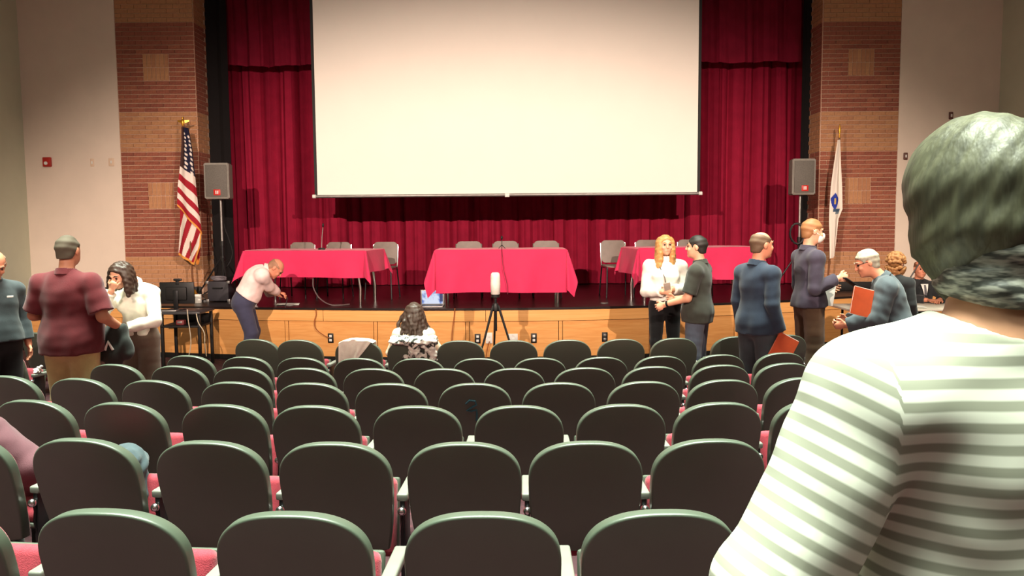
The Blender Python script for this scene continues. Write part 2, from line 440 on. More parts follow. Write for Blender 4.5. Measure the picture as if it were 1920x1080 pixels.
SY = 12.3
s0 = at(595.5, 366, SY); s1 = at(1307, 360, SY)
scr = thing('projection_screen', 'large blank white projection screen hanging in front of the red curtains', 'screen', (0, SY, 0))
sx0, sx1 = s0.x, s1.x; sz = (s0.z + s1.z) / 2
def sp(u, v):
    return (sx0 + (sx1 - sx0) * u, 0.0, sz + 0.06 * 0 + (s1.z - s0.z) * (u - 0.5) * 0.7 + (6.1 - sz) * v)
MB().slab(12, 12, sp, (0, 0.004, 0)).build('screen_fabric', M['screen'], scr, smooth=False)
for u0 in (0.0, 1.0):
    MB().slab(1, 12, lambda u, v: (sp(u0, v)[0] + (u - 1) * 0.045 * (1 if u0 == 0 else -1) + 0.0, 0.006, sp(u0, v)[2]), (0, 0.004, 0)).build('border', M['black'], scr, smooth=False)
zb0, zb1 = sp(0, 0)[2], sp(1, 0)[2]
MB().tube([(sx0 - 0.03, 0, zb0 - 0.02), (sx1 + 0.03, 0, zb1 - 0.02)], 0.024, 10).build('bottom_bar', M['grey'], scr)
for x, z in ((sx0 - 0.05, zb0 - 0.02), (sx1 + 0.05, zb1 - 0.02)):
    MB().tube([(x - 0.025, 0, z), (x + 0.025, 0, z)], 0.03, 10).build('end_cap', M['white'], scr)
xm = at(951, 366, SY).x
MB().box((xm - 0.035, -0.035, (zb0 + zb1) / 2 - 0.055), (xm + 0.035, -0.02, (zb0 + zb1) / 2 + 0.0), 0.008).build('pull_tab', M['white'], scr)
# ---------------------------------------------------------------- auditorium seats
def seat_shell_mat():
    m = pmat('seat_plastic', (67, 78, 65), 0.45, var=0.05, scale=8, bump=0.03, bscale=400, spec=1.0)
    return m
M['seat'] = seat_shell_mat()
M['uphol'] = pmat('red_upholstery', (150, 48, 62), 0.9, var=0.12, scale=60, bump=0.3, bscale=300, sheen=0.2)
M['arm'] = pmat('armrest_plastic', (112, 114, 106), 0.5, var=0.05)
LEAN = 0.26
def back_outline(n=44, a=0.237, top=CHAIR_H, straight=0.60, e=2.45, bot=0.27):
    pts = []
    for i in range(n + 1):
        t = PI * i / n
        c, s = math.cos(t), math.sin(t)
        pts.append((a * math.copysign(abs(c) ** (2 / e), c), straight + (top - straight) * abs(s) ** (2 / e)))
    for k in range(1, 7):
        f = k / 7; pts.append((-a * (1 - 0.12 * f * f), straight - (straight - bot - 0.03) * f))
    pts += [(-0.205, bot + 0.01), (-0.16, bot), (0.16, bot), (0.205, bot + 0.01)]
    for k in range(6, 0, -1):
        f = k / 7; pts.append((a * (1 - 0.12 * f * f), straight - (straight - bot - 0.03) * f))
    return pts
def shell(name, mat, prof, scale_in, y0):
    """outline loops at depth offsets prof=[(inset, y)], capped front and back by rings shrinking to the middle"""
    out = back_outline(); cz = 0.53
    m = MB(); vs = []; n = len(out)
    def put(x, z, y):
        return (x, (CHAIR_H - z) * LEAN + y + 0.42 * x * x, z)
    for ins, y in prof:
        for x, z in out:
            d = math.hypot(x, z - cz); k = (d - ins - scale_in) / d
            vs.append(put(x * k, cz + (z - cz) * k, y + y0))
    fs = []
    for i in range(len(prof) - 1):
        for k in range(n):
            fs.append((i * n + k, i * n + (k + 1) % n, (i + 1) * n + (k + 1) % n, (i + 1) * n + k))
    m.add(vs, fs)
    for end, (ins, y) in ((0, prof[0]), (len(prof) - 1, prof[-1])):
        prev = end * n
        for kk in (0.66, 0.33):
            base = len(m.v)
            for x, z in out:
                d = math.hypot(x, z - cz); k = (d - ins - scale_in) / d * kk
                m.v.append(put(x * k, cz + (z - cz) * k, y + y0))
            for k in range(n): m.f.append((prev + k, prev + (k + 1) % n, base + (k + 1) % n, base + k))
            prev = base
        m.v.append(put(0, cz, y + y0)); c = len(m.v) - 1
        for k in range(n): m.f.append((prev + k, prev + (k + 1) % n, c))
    return m.mesh(name, mat)
T = 0.060
ME = {}
ME['shell'] = shell('backrest', M['seat'], [(0.010 * (1 - math.sin(a)), 0.010 * (1 - math.cos(a))) for a in (0, .25, .6, .95, 1.3, PI / 2)] + [(0, T - 0.016), (0.003, T - 0.008), (0.012, T)], 0, 0)
ME['cush'] = shell('back_cushion', M['uphol'], [(0.02, 0.0), (0.012, 0.014), (0.022, 0.034), (0.05, 0.045)], 0.012, T - 0.006)
def tilt_mesh(mb, name, mat, piv, ang):
    R = Matrix.Rotation(ang, 3, 'X'); p = Vector(piv)
    mb.v = [tuple(R @ (Vector(v) - p) + p) for v in mb.v]
    return mb.mesh(name, mat)
ME['seatc'] = tilt_mesh(MB().box((-0.215, 0.245, 0.20), (0.215, 0.315, 0.545), 0.03, 3), 'seat_cushion', M['uphol'], (0, 0.28, 0.3), math.radians(-9))
ME['seatp'] = tilt_mesh(MB().box((-0.22, 0.305, 0.19), (0.22, 0.335, 0.54), 0.012, 2), 'seat_pan', M['seat'], (0, 0.28, 0.3), math.radians(-9))
am = MB().box((-0.024, 0.165, 0.485), (0.024, 0.43, 0.518), 0.008, 3)
ME['arm'] = am.mesh('armrest', M['arm'])
ME['post'] = MB().box((-0.012, 0.17, 0.012), (0.012, 0.29, 0.49), 0.006).mesh('standard', M['steel'])
ME['foot'] = MB().box((-0.03, 0.06, 0.0), (0.03, 0.40, 0.016), 0.005).mesh('foot_plate', M['steel'])
ME['bolt'] = MB().sphere((0, 0.152, 0.448), 0.019, 14, 10).mesh('bolt', M['chrome'])
ME['brk'] = MB().tube([(0, 0.16, 0.44), (0.004, 0.162, 0.41), (-0.004, 0.164, 0.36), (0, 0.175, 0.30)], 0.006, 8).mesh('hinge_bracket', M['steel'])

ROWS = [
    [-122, 213, 552, 905, 1236, 1560],
    [-70, 160, 396, 628, 870, 1098, 1328, 1556],
    [65, 233, 420, 592, 782, 973, 1165, 1346, 1528],
    [-140, 18, 153, 290, 441, 584, 733, 890, 1048, 1207, 1355, 1500],
    [218, 335, 453, 573, 700, 833, 964, 1096, 1224, 1350, 1470, 1592],
    [2, 356, 462, 566, 674, 784, 898, 1012, 1127, 1238, 1348, 1462],
    [72, 481, 561, 671, 770, 863, 963, 1064, 1165, 1264, 1377, 1472],
]
RNAME = ['nearest row', 'second row from the camera', 'third row from the camera', 'fourth row from the camera',
         'fifth row from the camera', 'sixth row from the camera', 'front row before the stage']
SEATPOS = {}
def place_seats():
    for r, row in enumerate(ROWS):
        for i, px in enumerate(row):
            Y0 = ROWY[r]; Y = Y0
            for _ in range(4):
                x = at(px, 700, Y).x
                for _k in range(3):
                    p = at(px, 419 + (CAMZ - ROWTOP[r]) / Y * 1500, Y + 0.10); x = p.x
                Y = Y0 + x * x / 32.0
            z = floor_z(Y0)
            ang = math.atan2(x, 16.0)
            lab = f'dark green-black folding auditorium seat, {ordinal(i)} from the left in the {RNAME[r]}'
            if r == 3 and i == 7: lab = 'dark folding auditorium seat with a blue scribble on its back, fourth row'
            if r == 6 and i == 3: lab = 'front-row auditorium seat with a white cloth hung over its back'
            if r == 6 and i == 4: lab = 'front-row auditorium seat the long-haired woman sits in'
            if r == 6 and i == 0: lab = 'black auditorium seat alone at the far left of the front row'
            t = thing('auditorium_seat', lab, 'seat', (x, Y, z), ang, 'rows of folding auditorium seats')
            SEATPOS[r, i] = (x, Y, z, ang)
            link('backrest', ME['shell'], t); link('back_cushion', ME['cush'], t)
            sc_ = link('seat_cushion', ME['seatc'], t); sp_ = link('seat_pan', ME['seatp'], t)
            if (r, i) in ((6, 4), (1, 0)):      # folded down under the person sitting in it
                for o in (sc_, sp_):
                    o.rotation_euler = (math.radians(-72), 0, 0)
                    o.location = (0, 0.045, 0.50)
            sides = [0.262] + ([-0.262] if i == 0 else [])
            for sx in sides:
                link('armrest', ME['arm'], t, (sx, 0, 0))
                s = link('standard', ME['post'], t, (sx, 0, 0))
                link('foot_plate', ME['foot'], s); link('hinge_bracket', ME['brk'], s)
                link('bolt', ME['bolt'], s)
            if r == 3 and i == 7:
                def onback(x_, z_): return (x_, (CHAIR_H - z_) * LEAN + 0.42 * x_ * x_ - 0.0015, z_)
                pts = [(-0.055, .645), (-0.03, .67), (0.005, .665), (0.012, .64), (-0.02, .62), (-0.05, .60), (-0.02, .595), (0.012, .605), (0.014, .57), (0.010, .53)]
                MB().tube([onback(a, b) for a, b in pts], 0.007, 6).build('scribble', pmat('blue_chalk', (52, 92, 104), 0.9), t)
place_seats()

# ---------------------------------------------------------------- tables and cloths on the stage
M['cloth'] = pmat('red_tablecloth', (208, 40, 88), 0.75, var=0.05, scale=10, bump=0.05, bscale=200, sheen=0.15)
M['laminate'] = pmat('table_laminate', (120, 110, 100), 0.5)
TL, TD, TH = 1.70, 0.70, 0.735
def stage_table(px, Y, rot, label, clabel, front, end, seed):
    p = at(px, 520, Y)
    t = thing('folding_table', label, 'table', (p.x, Y, STZ), rot, 'folding tables on the stage')
    MB().box((-TL / 2, -TD / 2, TH - 0.03), (TL / 2, TD / 2, TH), 0.008).build('table_top', M['laminate'], t)
    for sx in (-1, 1):
        for sy in (-1, 1):
            x = sx * (TL / 2 - 0.14); y = sy * (TD / 2 - 0.06)
            MB().tube([(x - sx * 0.03, y, TH - 0.035), (x + sx * 0.02, y, 0.45), (x + sx * 0.05, y, 0.22), (x + sx * 0.045, y, 0.0)], 0.017, 8).build('leg', M['chrome'], t)
        MB().tube([(sx * (TL / 2 - 0.13), -TD / 2 + 0.06, 0.5), (sx * (TL / 2 - 0.13), TD / 2 - 0.06, 0.5)], 0.01, 8).build('stretcher', M['chrome'], t)
    r = np.random.RandomState(seed)
    ph = r.uniform(0, 6, 8)
    A, B = TL / 2 + 0.012, TD / 2 + 0.012
    def drape(u, v):
        x = (u * 2 - 1) * (A + end); y = -(B + front) + v * (2 * B + front + 0.25)
        dx = max(0.0, abs(x) - A); dy = max(0.0, abs(y) - B)
        sx = 1 if x > 0 else -1; sy = 1 if y > 0 else -1
        z0 = TH + 0.004 + 0.002 * math.sin(9 * x + ph[0]) * (dx == 0 and dy == 0)
        if dx == 0 and dy == 0: return (x, y, z0)
        if dx == 0:
            d = dy; k = min(1, d / 0.2)
            wv = 0.018 * math.sin(7 * x + ph[1]) + 0.014 * math.sin(13.0 * x + ph[2] + 2 * d)
            return (x * (1 + 0.02 * d), sy * (B + 0.012 + 0.05 * d) + sy * wv * k * d * 2.2, z0 - d * (0.98) + 0.012 * math.sin(4 * x + ph[3]) * d)
        if dy == 0:
            d = dx; k = min(1, d / 0.15)
            wv = 0.03 * math.sin(9 * y + ph[4])
            return (sx * (A + 0.012 + 0.10 * d) + sx * wv * k * d * 2, y, z0 - d * 0.98)
        L_ = math.hypot(dx, dy); phi = math.atan2(dy, dx)
        rr = 0.02 + L_ * (0.12 + 0.16 * (math.cos(6 * phi + ph[5]) * 0.5 + 0.5) * math.sin(2 * phi) + 0.10 * math.sin(2 * phi))
        return (sx * (A + math.cos(phi) * rr), sy * (B + math.sin(phi) * rr), z0 - L_ * 0.93)
    m = MB(); m.slab(120, 70, drape, (0, 0, 0.003))
    c = m.build('tablecloth', M['cloth']); c.location = (p.x, Y, STZ); c.rotation_euler = (0, 0, rot)
    tag(c, clabel, 'tablecloth', 'red tablecloths on the stage')
    return p
stage_table(592, 11.10, math.radians(-10), 'folding table with bowed chrome legs under the red cloth at stage left', 'red cloth draped short over the left stage table, its corner hanging down', 0.37, 0.30, 1)
stage_table(940, 10.93, 0.0, 'folding table with bowed chrome legs under the long red cloth in the middle', 'red cloth hanging low over the middle stage table', 0.58, 0.34, 2)
stage_table(1294, 11.10, math.radians(9), 'folding table with bowed chrome legs under the red cloth at stage right', 'red cloth draped over the right stage table behind the talking couple', 0.44, 0.36, 3)

# ---------------------------------------------------------------- grey stacking chairs behind the tables
M['chairgrey'] = pmat('grey_shell', (128, 116, 108), 0.5, var=0.06)
def rrect(w, h, r, n=6):
    pts = []
    for cx, cy, a0 in ((w / 2 - r, h / 2 - r, 0), (-w / 2 + r, h / 2 - r, PI / 2), (-w / 2 + r, -h / 2 + r, PI), (w / 2 - r, -h / 2 + r, 1.5 * PI)):
        for k in range(n + 1):
            a = a0 + PI / 2 * k / n; pts.append((cx + r * math.cos(a), cy + r * math.sin(a)))
    return pts
def plate(name, outline, fn, th, mat):
    m = MB(); n = len(outline)
    vs = [fn(x, y, 0) for x, y in outline] + [fn(x, y, th) for x, y in outline]
    vs += [fn(x * .5, y * .5, 0) for x, y in outline] + [fn(x * .5, y * .5, th) for x, y in outline] + [fn(0, 0, 0), fn(0, 0, th)]
    fs = []
    for k in range(n):
        j = (k + 1) % n
        fs += [(k, j, n + j, n + k), (k, 2 * n + k, 2 * n + j, j), (n + k, n + j, 3 * n + j, 3 * n + k), (2 * n + k, 4 * n, 2 * n + j), (3 * n + k, 3 * n + j, 4 * n + 1)]
    m.add(vs, fs); return m.mesh(name, mat)
CHH = 0.82
ME['cback'] = plate('backrest', rrect(0.37, 0.33, 0.07), lambda x, y, t: (x, -0.20 + 0.5 * x * x * -1 + t - (y) * 0.12, CHH - 0.165 + y), 0.014, M['chairgrey'])
ME['cseat'] = plate('seat', rrect(0.40, 0.40, 0.08), lambda x, y, t: (x, y + 0.02, 0.44 + t + 0.25 * (x * x) - 0.03 * y), 0.016, M['chairgrey'])
ME['cleg'] = {}
for sx in (-1, 1):
    ME['cleg'][sx, 0] = MB().tube([(sx * 0.18, -0.16, 0.47), (sx * 0.19, -0.20, 0.25), (sx * 0.20, -0.24, 0.0)], 0.011, 8).mesh('leg', M['steel'])
    ME['cleg'][sx, 1] = MB().tube([(sx * 0.18, 0.17, 0.44), (sx * 0.19, 0.20, 0.22), (sx * 0.20, 0.22, 0.0)], 0.011, 8).mesh('leg', M['steel'])
    ME['cleg'][sx, 2] = MB().tube([(sx * 0.187, -0.16, 0.45), (sx * 0.187, -0.205, 0.60), (sx * 0.187, -0.235, CHH - 0.04)], 0.012, 8).mesh('back_upright', M['chrome'])
    ME['cleg'][sx, 3] = MB().tube([(sx * 0.18, -0.17, 0.43), (sx * 0.18, 0.18, 0.43)], 0.011, 8).mesh('side_rail', M['chrome'])
def stage_chair(px, Y, rot, label):
    p = at(px, 500, Y)
    t = thing('stacking_chair', label, 'chair', (p.x, Y, STZ), PI + rot, 'grey stacking chairs on the stage')
    link('backrest', ME['cback'], t); link('seat', ME['cseat'], t)
    for sx in (-1, 1):
        for k in range(4): link(('leg', 'leg', 'back_upright', 'side_rail')[k], ME['cleg'][sx, k], t)
for tab, pxs, rot in (('left', (558, 627, 716), -0.12), ('middle', (878, 948, 1025), 0.0), ('right', (1156, 1222, 1302), 0.12)):
    for i, px in enumerate(pxs):
        stage_chair(px, 11.72 if tab == 'middle' else (11.82 - (px - 627) * 0.001 if tab == 'left' else 11.72 + (px - 1156) * 0.0012), rot,
                    f'grey plastic stacking chair, {ordinal(i)} from the left behind the {tab} stage table')

# ---------------------------------------------------------------- microphones on the tables
def gooseneck(px, py0, py1, Y, lean, label):
    p = at(px, py0, Y); h = at(px, py1, Y).z - (STZ + TH + 0.006)
    t = thing('table_microphone', label, 'microphone', (p.x, Y, STZ + TH + 0.0075))
    MB().lathe([(0.0, 0), (0.05, 0), (0.05, 0.012), (0.03, 0.022), (0.0, 0.024)], n=16).build('base', M['blackplastic'], t)
    MB().tube([(0, 0, 0.02), (lean * 0.3, 0, h * 0.5), (lean, -0.01, h)], 0.006, 8).build('gooseneck', M['grey'], t)
    MB().sphere((lean, -0.01, h + 0.01), (0.014, 0.014, 0.03)).build('capsule', M['blackplastic'], t)
gooseneck(603, 466, 424, 11.0, 0.03, 'thin gooseneck microphone standing on the left red table')
t = thing('table_microphone', 'small black tripod microphone standing on the middle red table', 'microphone', (at(941, 460, 10.85).x, 10.85, STZ + TH + 0.0075))
for k in range(3):
    a = PI / 2 + k * 2 * PI / 3
    MB().tube([(0, 0, 0.05), (0.05 * math.cos(a), 0.05 * math.sin(a), 0.004)], 0.005, 6).build('leg', M['blackplastic'], t)
MB().tube([(0, 0, 0.045), (0, 0, 0.13)], 0.005, 6).build('stem', M['blackplastic'], t)
MB().sphere((0, 0, 0.145), (0.015, 0.015, 0.03)).build('capsule', M['blackplastic'], t)

def cable(name, label, pts, r, mat):
    P = [Vector(p) for p in pts]; out = []
    for i in range(len(P) - 1):
        p0, p1, p2, p3 = P[max(i - 1, 0)], P[i], P[i + 1], P[min(i + 2, len(P) - 1)]
        for k in range(6):
            t = k / 6
            out.append(0.5 * ((2 * p1) + (p2 - p0) * t + (2 * p0 - 5 * p1 + 4 * p2 - p3) * t * t + (-p0 + 3 * p1 - 3 * p2 + p3) * t ** 3))
    out.append(P[-1])
    return tag(MB().tube(out, r, 6).build(name, mat), label, 'cable')
M['cable'] = pmat('black_cable', (24, 22, 24), 0.5)
M['ocable'] = pmat('orange_cable', (150, 84, 40), 0.6)
cable('microphone_cable', 'dark cable looping from under the left red table onto the stage floor',
      [at(587, 522, 10.68), at(588, 540, 10.66), at(600, 560, 10.66), (at(622, 570, 10.6).x, 10.62, STZ + 0.012), (at(655, 570, 10.7).x, 10.72, STZ + 0.012)], 0.009, pmat('grey_cable', (92, 74, 74), 0.5))
cable('microphone_cable', 'dark cable hanging down the front of the middle red table',
      [at(941, 462, 10.62), at(941, 472, 10.53), at(944, 505, 10.49), at(950, 530, 10.48), at(952, 552, 10.47)], 0.004, pmat('wine_cable', (92, 14, 34), 0.6))
def facept(px, py, off=-0.03):
    Y = 10.3
    for _ in range(6):
        p = at(px, py, Y); Y = lip(p.x) + off
    return at(px, py, Y)
cable('extension_cord', 'thin brown cord running down the stage front beside a black outlet', [facept(592, 579), facept(593, 590), facept(590, 602), facept(592, 616), facept(606, 628), facept(618, 634)], 0.006, M['ocable'])
cable('extension_cord', 'thin brown cord hanging down the stage front right of the laptop', [facept(853, 578), facept(851, 600), facept(848, 625), facept(847, 650)], 0.006, M['ocable'])
cable('extension_cord', 'pale cord hanging below the tripod at the stage front', [facept(918, 640, -.05), facept(914, 655, -.05), facept(911, 672, -.05)], 0.006, M['ocable'])

for px, lab in ((545, 'leftmost of the pale oval floor plates on the stage'), (554.5, None), (634, 'pale oval floor plate on the stage under the left table'), (1133, 'pale oval floor plate on the stage left of the right table'), (1376, 'pale oval floor plate on the stage behind the navy jacket man')):
    if lab is None: continue
    p = at(px, 566, 10.75)
    tag(MB().lathe([(0.0, 0), (0.055, 0), (0.05, 0.008), (0.0, 0.01)], n=16).build('floor_plate', M['grey'], None, loc=(p.x, 10.72, STZ + 0.001)), lab, 'floor plate', 'pale floor plates on the stage')

# ---------------------------------------------------------------- outlets, alarm, switches
def outlet(px, py, lab, w=0.075, h=0.125, mat='blackplastic', inner='white'):
    p = facept(px, py, 0.0)
    sl = (lip(p.x + 0.05) - lip(p.x - 0.05)) / 0.1
    t = thing('wall_outlet', lab, 'outlet', (p.x, lip(p.x) + 0.006, p.z), math.atan(sl), 'outlets on the stage front')
    MB().box((-w / 2, -0.008, -h / 2), (w / 2, 0.006, h / 2), 0.004).build('cover_plate', M[mat], t)
    for dz in (-0.027, 0.027):
        MB().box((-0.017, -0.013, dz - 0.016), (0.017, -0.0075, dz + 0.016), 0.004).build('socket', M[inner], t)
outlet(620, 634, 'black outlet on the stage front left of the white cloth')
outlet(895.5, 635, 'black outlet on the stage front left of the tripod')
outlet(1001, 634, 'black outlet on the stage front right of the tripod')
outlet(1134, 632, 'black outlet on the stage front left of the woman in white', inner='grey')
outlet(1569, 606, 'black outlet on the stage front right of the masked man')
outlet(917, 634, 'white box on the stage front directly behind the tripod', 0.085, 0.14, 'white')
outlet(962, 632, 'white double box on the stage front right of the tripod leg', 0.12, 0.085, 'white')

def wallbox(name, lab, cat, px, py, w, h, d, mat, deco=None):
    p = at(px, py, WY)
    t = thing(name, lab, cat, (p.x, WY - 0.0005, p.z))
    MB().box((-w / 2, -d, -h / 2), (w / 2, 0.0, h / 2), min(0.01, d * .3)).build('plate', mat, t)
    if deco: deco(t, d)
M['alarm'] = pmat('alarm_red', (176, 42, 34), 0.4)
def al(t, d):
    MB().lathe([(0, 0), (0.028, 0), (0.026, 0.012), (0, 0.02)], n=14).build('strobe', M['white'], t, loc=(-0.008, -d, -0.02)).rotation_euler = (PI / 2, 0, 0)
wallbox('fire_alarm', 'red fire alarm with a white strobe on the left wall', 'alarm', 90, 304, 0.125, 0.145, 0.045, M['alarm'], al)
M['plate'] = pmat('switch_plate', (222, 196, 172), 0.5, var=0.03)
def sw(t, d): MB().box((-0.012, -d - 0.008, -0.022), (0.012, -d, 0.022), 0.003).build('toggle', M['white'], t)
wallbox('light_switch', 'narrow pale switch plate on the left wall beside the alarm', 'switch', 173, 305, 0.055, 0.12, 0.008, M['plate'], sw)
wallbox('light_switch', 'square pale switch plate on the left wall next to the brick pilaster', 'switch', 209, 304, 0.085, 0.12, 0.008, M['plate'], sw)
wallbox('wall_device', 'small dark device on the right wall beside the brick pilaster', 'device', 1697, 293, 0.06, 0.11, 0.03, pmat('device_brown', (104, 70, 62), 0.5), sw)
wallbox('wall_device', 'small dark device on the right wall just above the foreground head', 'device', 1782, 217, 0.06, 0.11, 0.03, bpy.data.materials['device_brown'], sw)

# ---------------------------------------------------------------- loudspeakers on stands
M['spk'] = pmat('speaker_cabinet', (128, 124, 116), 0.6)
M['grille'] = pmat('speaker_grille', (96, 92, 86), 0.7, scale=200, var=0.3)
M['badge'] = pmat('red_badge', (190, 40, 36), 0.4)
def speaker(x0, y0, x1, y1, Y, side):
    a, b = at(x0, y1, Y), at(x1, y0, Y)
    cx, w, h = (a.x + b.x) / 2, b.x - a.x, b.z - a.z
    t = thing('loudspeaker', f'grey loudspeaker with a red badge on its stand at the {side} of the stage', 'loudspeaker', (cx, Y, a.z), 0, 'loudspeakers beside the stage')
    m = MB(); D = 0.34
    out = [(-w / 2, 0), (w / 2, 0), (w / 2 - 0.06, D), (-w / 2 + 0.06, D)]
    bm = bmesh.new(); vv = [bm.verts.new((x, y, z)) for z in (0, h) for x, y in out]
    bm.faces.new(vv[:4]); bm.faces.new(vv[4:][::-1])
    for k in range(4): bm.faces.new((vv[k], vv[(k + 1) % 4], vv[4 + (k + 1) % 4], vv[4 + k]))
    bmesh.ops.bevel(bm, geom=bm.edges[:], offset=0.014, segments=2, affect='EDGES'); bm.verts.index_update()
    m.add([v.co[:] for v in bm.verts], [[v.index for v in f.verts] for f in bm.faces]); bm.free()
    m.build('cabinet', M['spk'], t)
    MB().box((-w / 2 + 0.028, -0.012, 0.03), (w / 2 - 0.028, 0.006, h - 0.03), 0.006).build('grille', M['grille'], t)
    bx = 0.01
    bd = MB().box((bx - 0.05, -0.017, 0.05), (bx + 0.05, -0.010, 0.135), 0.003).build('badge', M['badge'], t)
    # the badge's white mark: an outlined square with an exclamation-like bar
    for dx in (-0.014, 0.012):
        MB().box((bx + dx - 0.008, -0.0195, 0.07), (bx + dx + 0.008, -0.0165, 0.118), 0.003).build('badge_mark', M['white'], bd)
    s = thing('speaker_stand', f'black tripod stand carrying the loudspeaker at the {side} of the stage', 'stand', (cx, Y + 0.15, STZ), 0, 'tripod stands of the loudspeakers')
    H = a.z - STZ
    MB().tube([(0, 0, 0.12), (0, 0, H * 0.55)], 0.022, 10).build('lower_pole', M['steel'], s)
    MB().tube([(0, 0, H * 0.5), (0, 0, H - 0.004)], 0.016, 10).build('upper_pole', M['grey'], s)
    MB().tube([(0, 0, H * 0.53), (0, 0, H * 0.58)], 0.032, 10).build('collar', M['blackplastic'], s)
    MB().tube([(0, 0, 0.55), (0, 0, 0.63)], 0.032, 10).build('leg_collar', M['blackplastic'], s)
    for k in range(3):
        an = -PI / 2 + 0.5 + k * 2 * PI / 3; c, q = math.cos(an), math.sin(an)
        MB().tube([(0.03 * c, 0.03 * q, 0.60), (0.42 * c, 0.42 * q, 0.014)], 0.012, 8).build('leg', M['steel'], s)
    return cx, Y
lxs, _ = speaker(383, 305, 428, 373, 11.7, 'left')
rxs, _ = speaker(1485, 297, 1531, 365, 11.7, 'right')
def coil(name, label, c, r, turns, th, axis, mat, squash=1.0):
    pts = []
    for k in range(turns * 16 + 1):
        a = 2 * PI * k / 16; rr = r * (1 + 0.06 * math.sin(k * 1.7)); w = 0.02 * math.sin(k * 0.37)
        if axis == 'y': pts.append((c[0] + rr * math.cos(a), c[1] + w, c[2] + rr * squash * math.sin(a)))
        else: pts.append((c[0] + rr * math.cos(a), c[1] + rr * squash * math.sin(a), c[2] + w + 0.02))
    return tag(MB().tube(pts, th, 6).build(name, mat), label, 'cable')
coil('cable_coil', 'black cable coil hanging on the right speaker stand', (rxs - 0.05, 11.80, at(1500, 438, 11.7).z), 0.10, 4, 0.010, 'y', M['cable'], 1.5)
cable('speaker_cable', 'thin cable hanging in a loop from the left speaker stand', [at(417, 372, 11.93), at(420, 420, 11.95), at(430, 450, 11.95), at(436, 475, 11.95), at(428, 497, 11.9), at(414, 510, 11.9)], 0.008, M['cable'])

# equipment at the stage left corner
ec = at(416, 540, 11.45)
t = thing('equipment_case', 'dark equipment case under the left speaker stand', 'case', (ec.x, 11.45, STZ))
MB().box((-0.15, -0.16, 0.012), (0.15, 0.10, 0.29), 0.012).build('body', pmat('case_vinyl', (44, 42, 48), 0.6), t)
MB().tube([(-0.07, -0.165, 0.2), (-0.06, -0.19, 0.2), (0.06, -0.19, 0.2), (0.07, -0.165, 0.2)], 0.008, 8).build('handle', M['blackplastic'], t)
for x in (-1, 1):
    for z in (0.02, 0.28): MB().box((x * 0.15 - 0.02, -0.165, z - 0.02), (x * 0.15 + 0.02, -0.12, z + 0.02), 0.006).build('corner_guard', M['grey'], t)
coil('cable_coil', 'grey cable coil heaped on the equipment case', (ec.x - 0.03, 11.42, STZ + 0.31), 0.10, 5, 0.011, 'z', pmat('silver_cable', (104, 98, 104), 0.5), 0.8)
rl = at(371, 560, 11.2)
tag(MB().lathe([(0.018, 0), (0.05, 0), (0.05, 0.12), (0.018, 0.12)], n=18).build('paper_roll', M['paper'], None, loc=(rl.x, 11.2, STZ + 0.001)), 'white roll standing on the stage edge beside the flag pole', 'roll')
dv = at(381, 545, 11.3)
t = thing('desk_lamp', 'small black device with an angled arm on the left stage edge', 'lamp', (dv.x, 11.35, STZ))
MB().lathe([(0, 0), (0.07, 0), (0.065, 0.03), (0, 0.04)], n=16).build('base', M['blackplastic'], t)
MB().tube([(0, 0, 0.03), (-0.03, 0, 0.1), (0.14, 0, 0.2)], 0.01, 8).build('arm', M['blackplastic'], t)

# ---------------------------------------------------------------- flags
def flagmesh(name, parent, rows, Y, colfn, waves, seed, th=0.006):
    """rows: list of (t, left px (x,y), right px (x,y)); colours in a corner attribute"""
    nu, nv = 48, 150
    ts = [r[0] for r in rows]
    cols = []
    def fn(u, v):
        lx = np.interp(v, ts, [r[1][0] for r in rows]); ly = np.interp(v, ts, [r[1][1] for r in rows])
        rx = np.interp(v, ts, [r[2][0] for r in rows]); ry = np.interp(v, ts, [r[2][1] for r in rows])
        p = at(lx + (rx - lx) * u, ly + (ry - ly) * u, Y)
        d = 0.028 * math.sin(u * PI * waves + seed) * min(1, 0.3 + v) + 0.012 * math.sin(u * 9 + v * 5)
        return (p.x, p.y + d, p.z)
    m = MB(); m.slab(nu, nv, fn, (0, th, 0))
    me = m.mesh(name, M['flag'], fix=True)
    at_ = me.color_attributes.new('Col', 'FLOAT_COLOR', 'POINT')
    n = (nu + 1) * (nv + 1); data = np.ones((len(me.vertices), 4), np.float32)
    for i in range(n):
        u = (i % (nu + 1)) / nu; v = (i // (nu + 1)) / nv
        c = lin(colfn(u, v)); data[i, :3] = c; data[n + i, :3] = c
    at_.data.foreach_set('color', data.ravel())
    return link(name, me, parent)
M['flag'] = attr_mat('flag_cloth', 'Col', 0.8)
M['gold'] = pmat('gold', (214, 158, 60), 0.35, metal=0.7)
M['polewood'] = pmat('pole_wood', (110, 66, 34), 0.4)
WHT, RED, BLU, GLD = (232, 218, 208), (158, 30, 46), (34, 34, 58), (222, 150, 70)
def us_top(u, v):
    if v > 0.972: return GLD
    if v < 0.44:
        if u < 0.28: return (70, 46, 44)
        for k in range(9):
            for s in (0, 1):
                cu = 0.40 + 0.36 * s + 0.05 * (k % 2); cv = 0.07 + 0.042 * k + 0.02 * s
                if ((u - cu) / 0.11) ** 2 + ((v - cv) / 0.013) ** 2 < 1: return WHT
        return BLU
    k = int((v - 0.44) / 0.089)
    return WHT if k % 2 == 0 else RED
def us_low(u, v):
    if v > 0.95 or u > 0.95: return GLD
    k = int(math.floor((u + 0.38 * v + 0.02) / 0.2))
    return RED if k % 2 == 0 else WHT
FY = 12.15
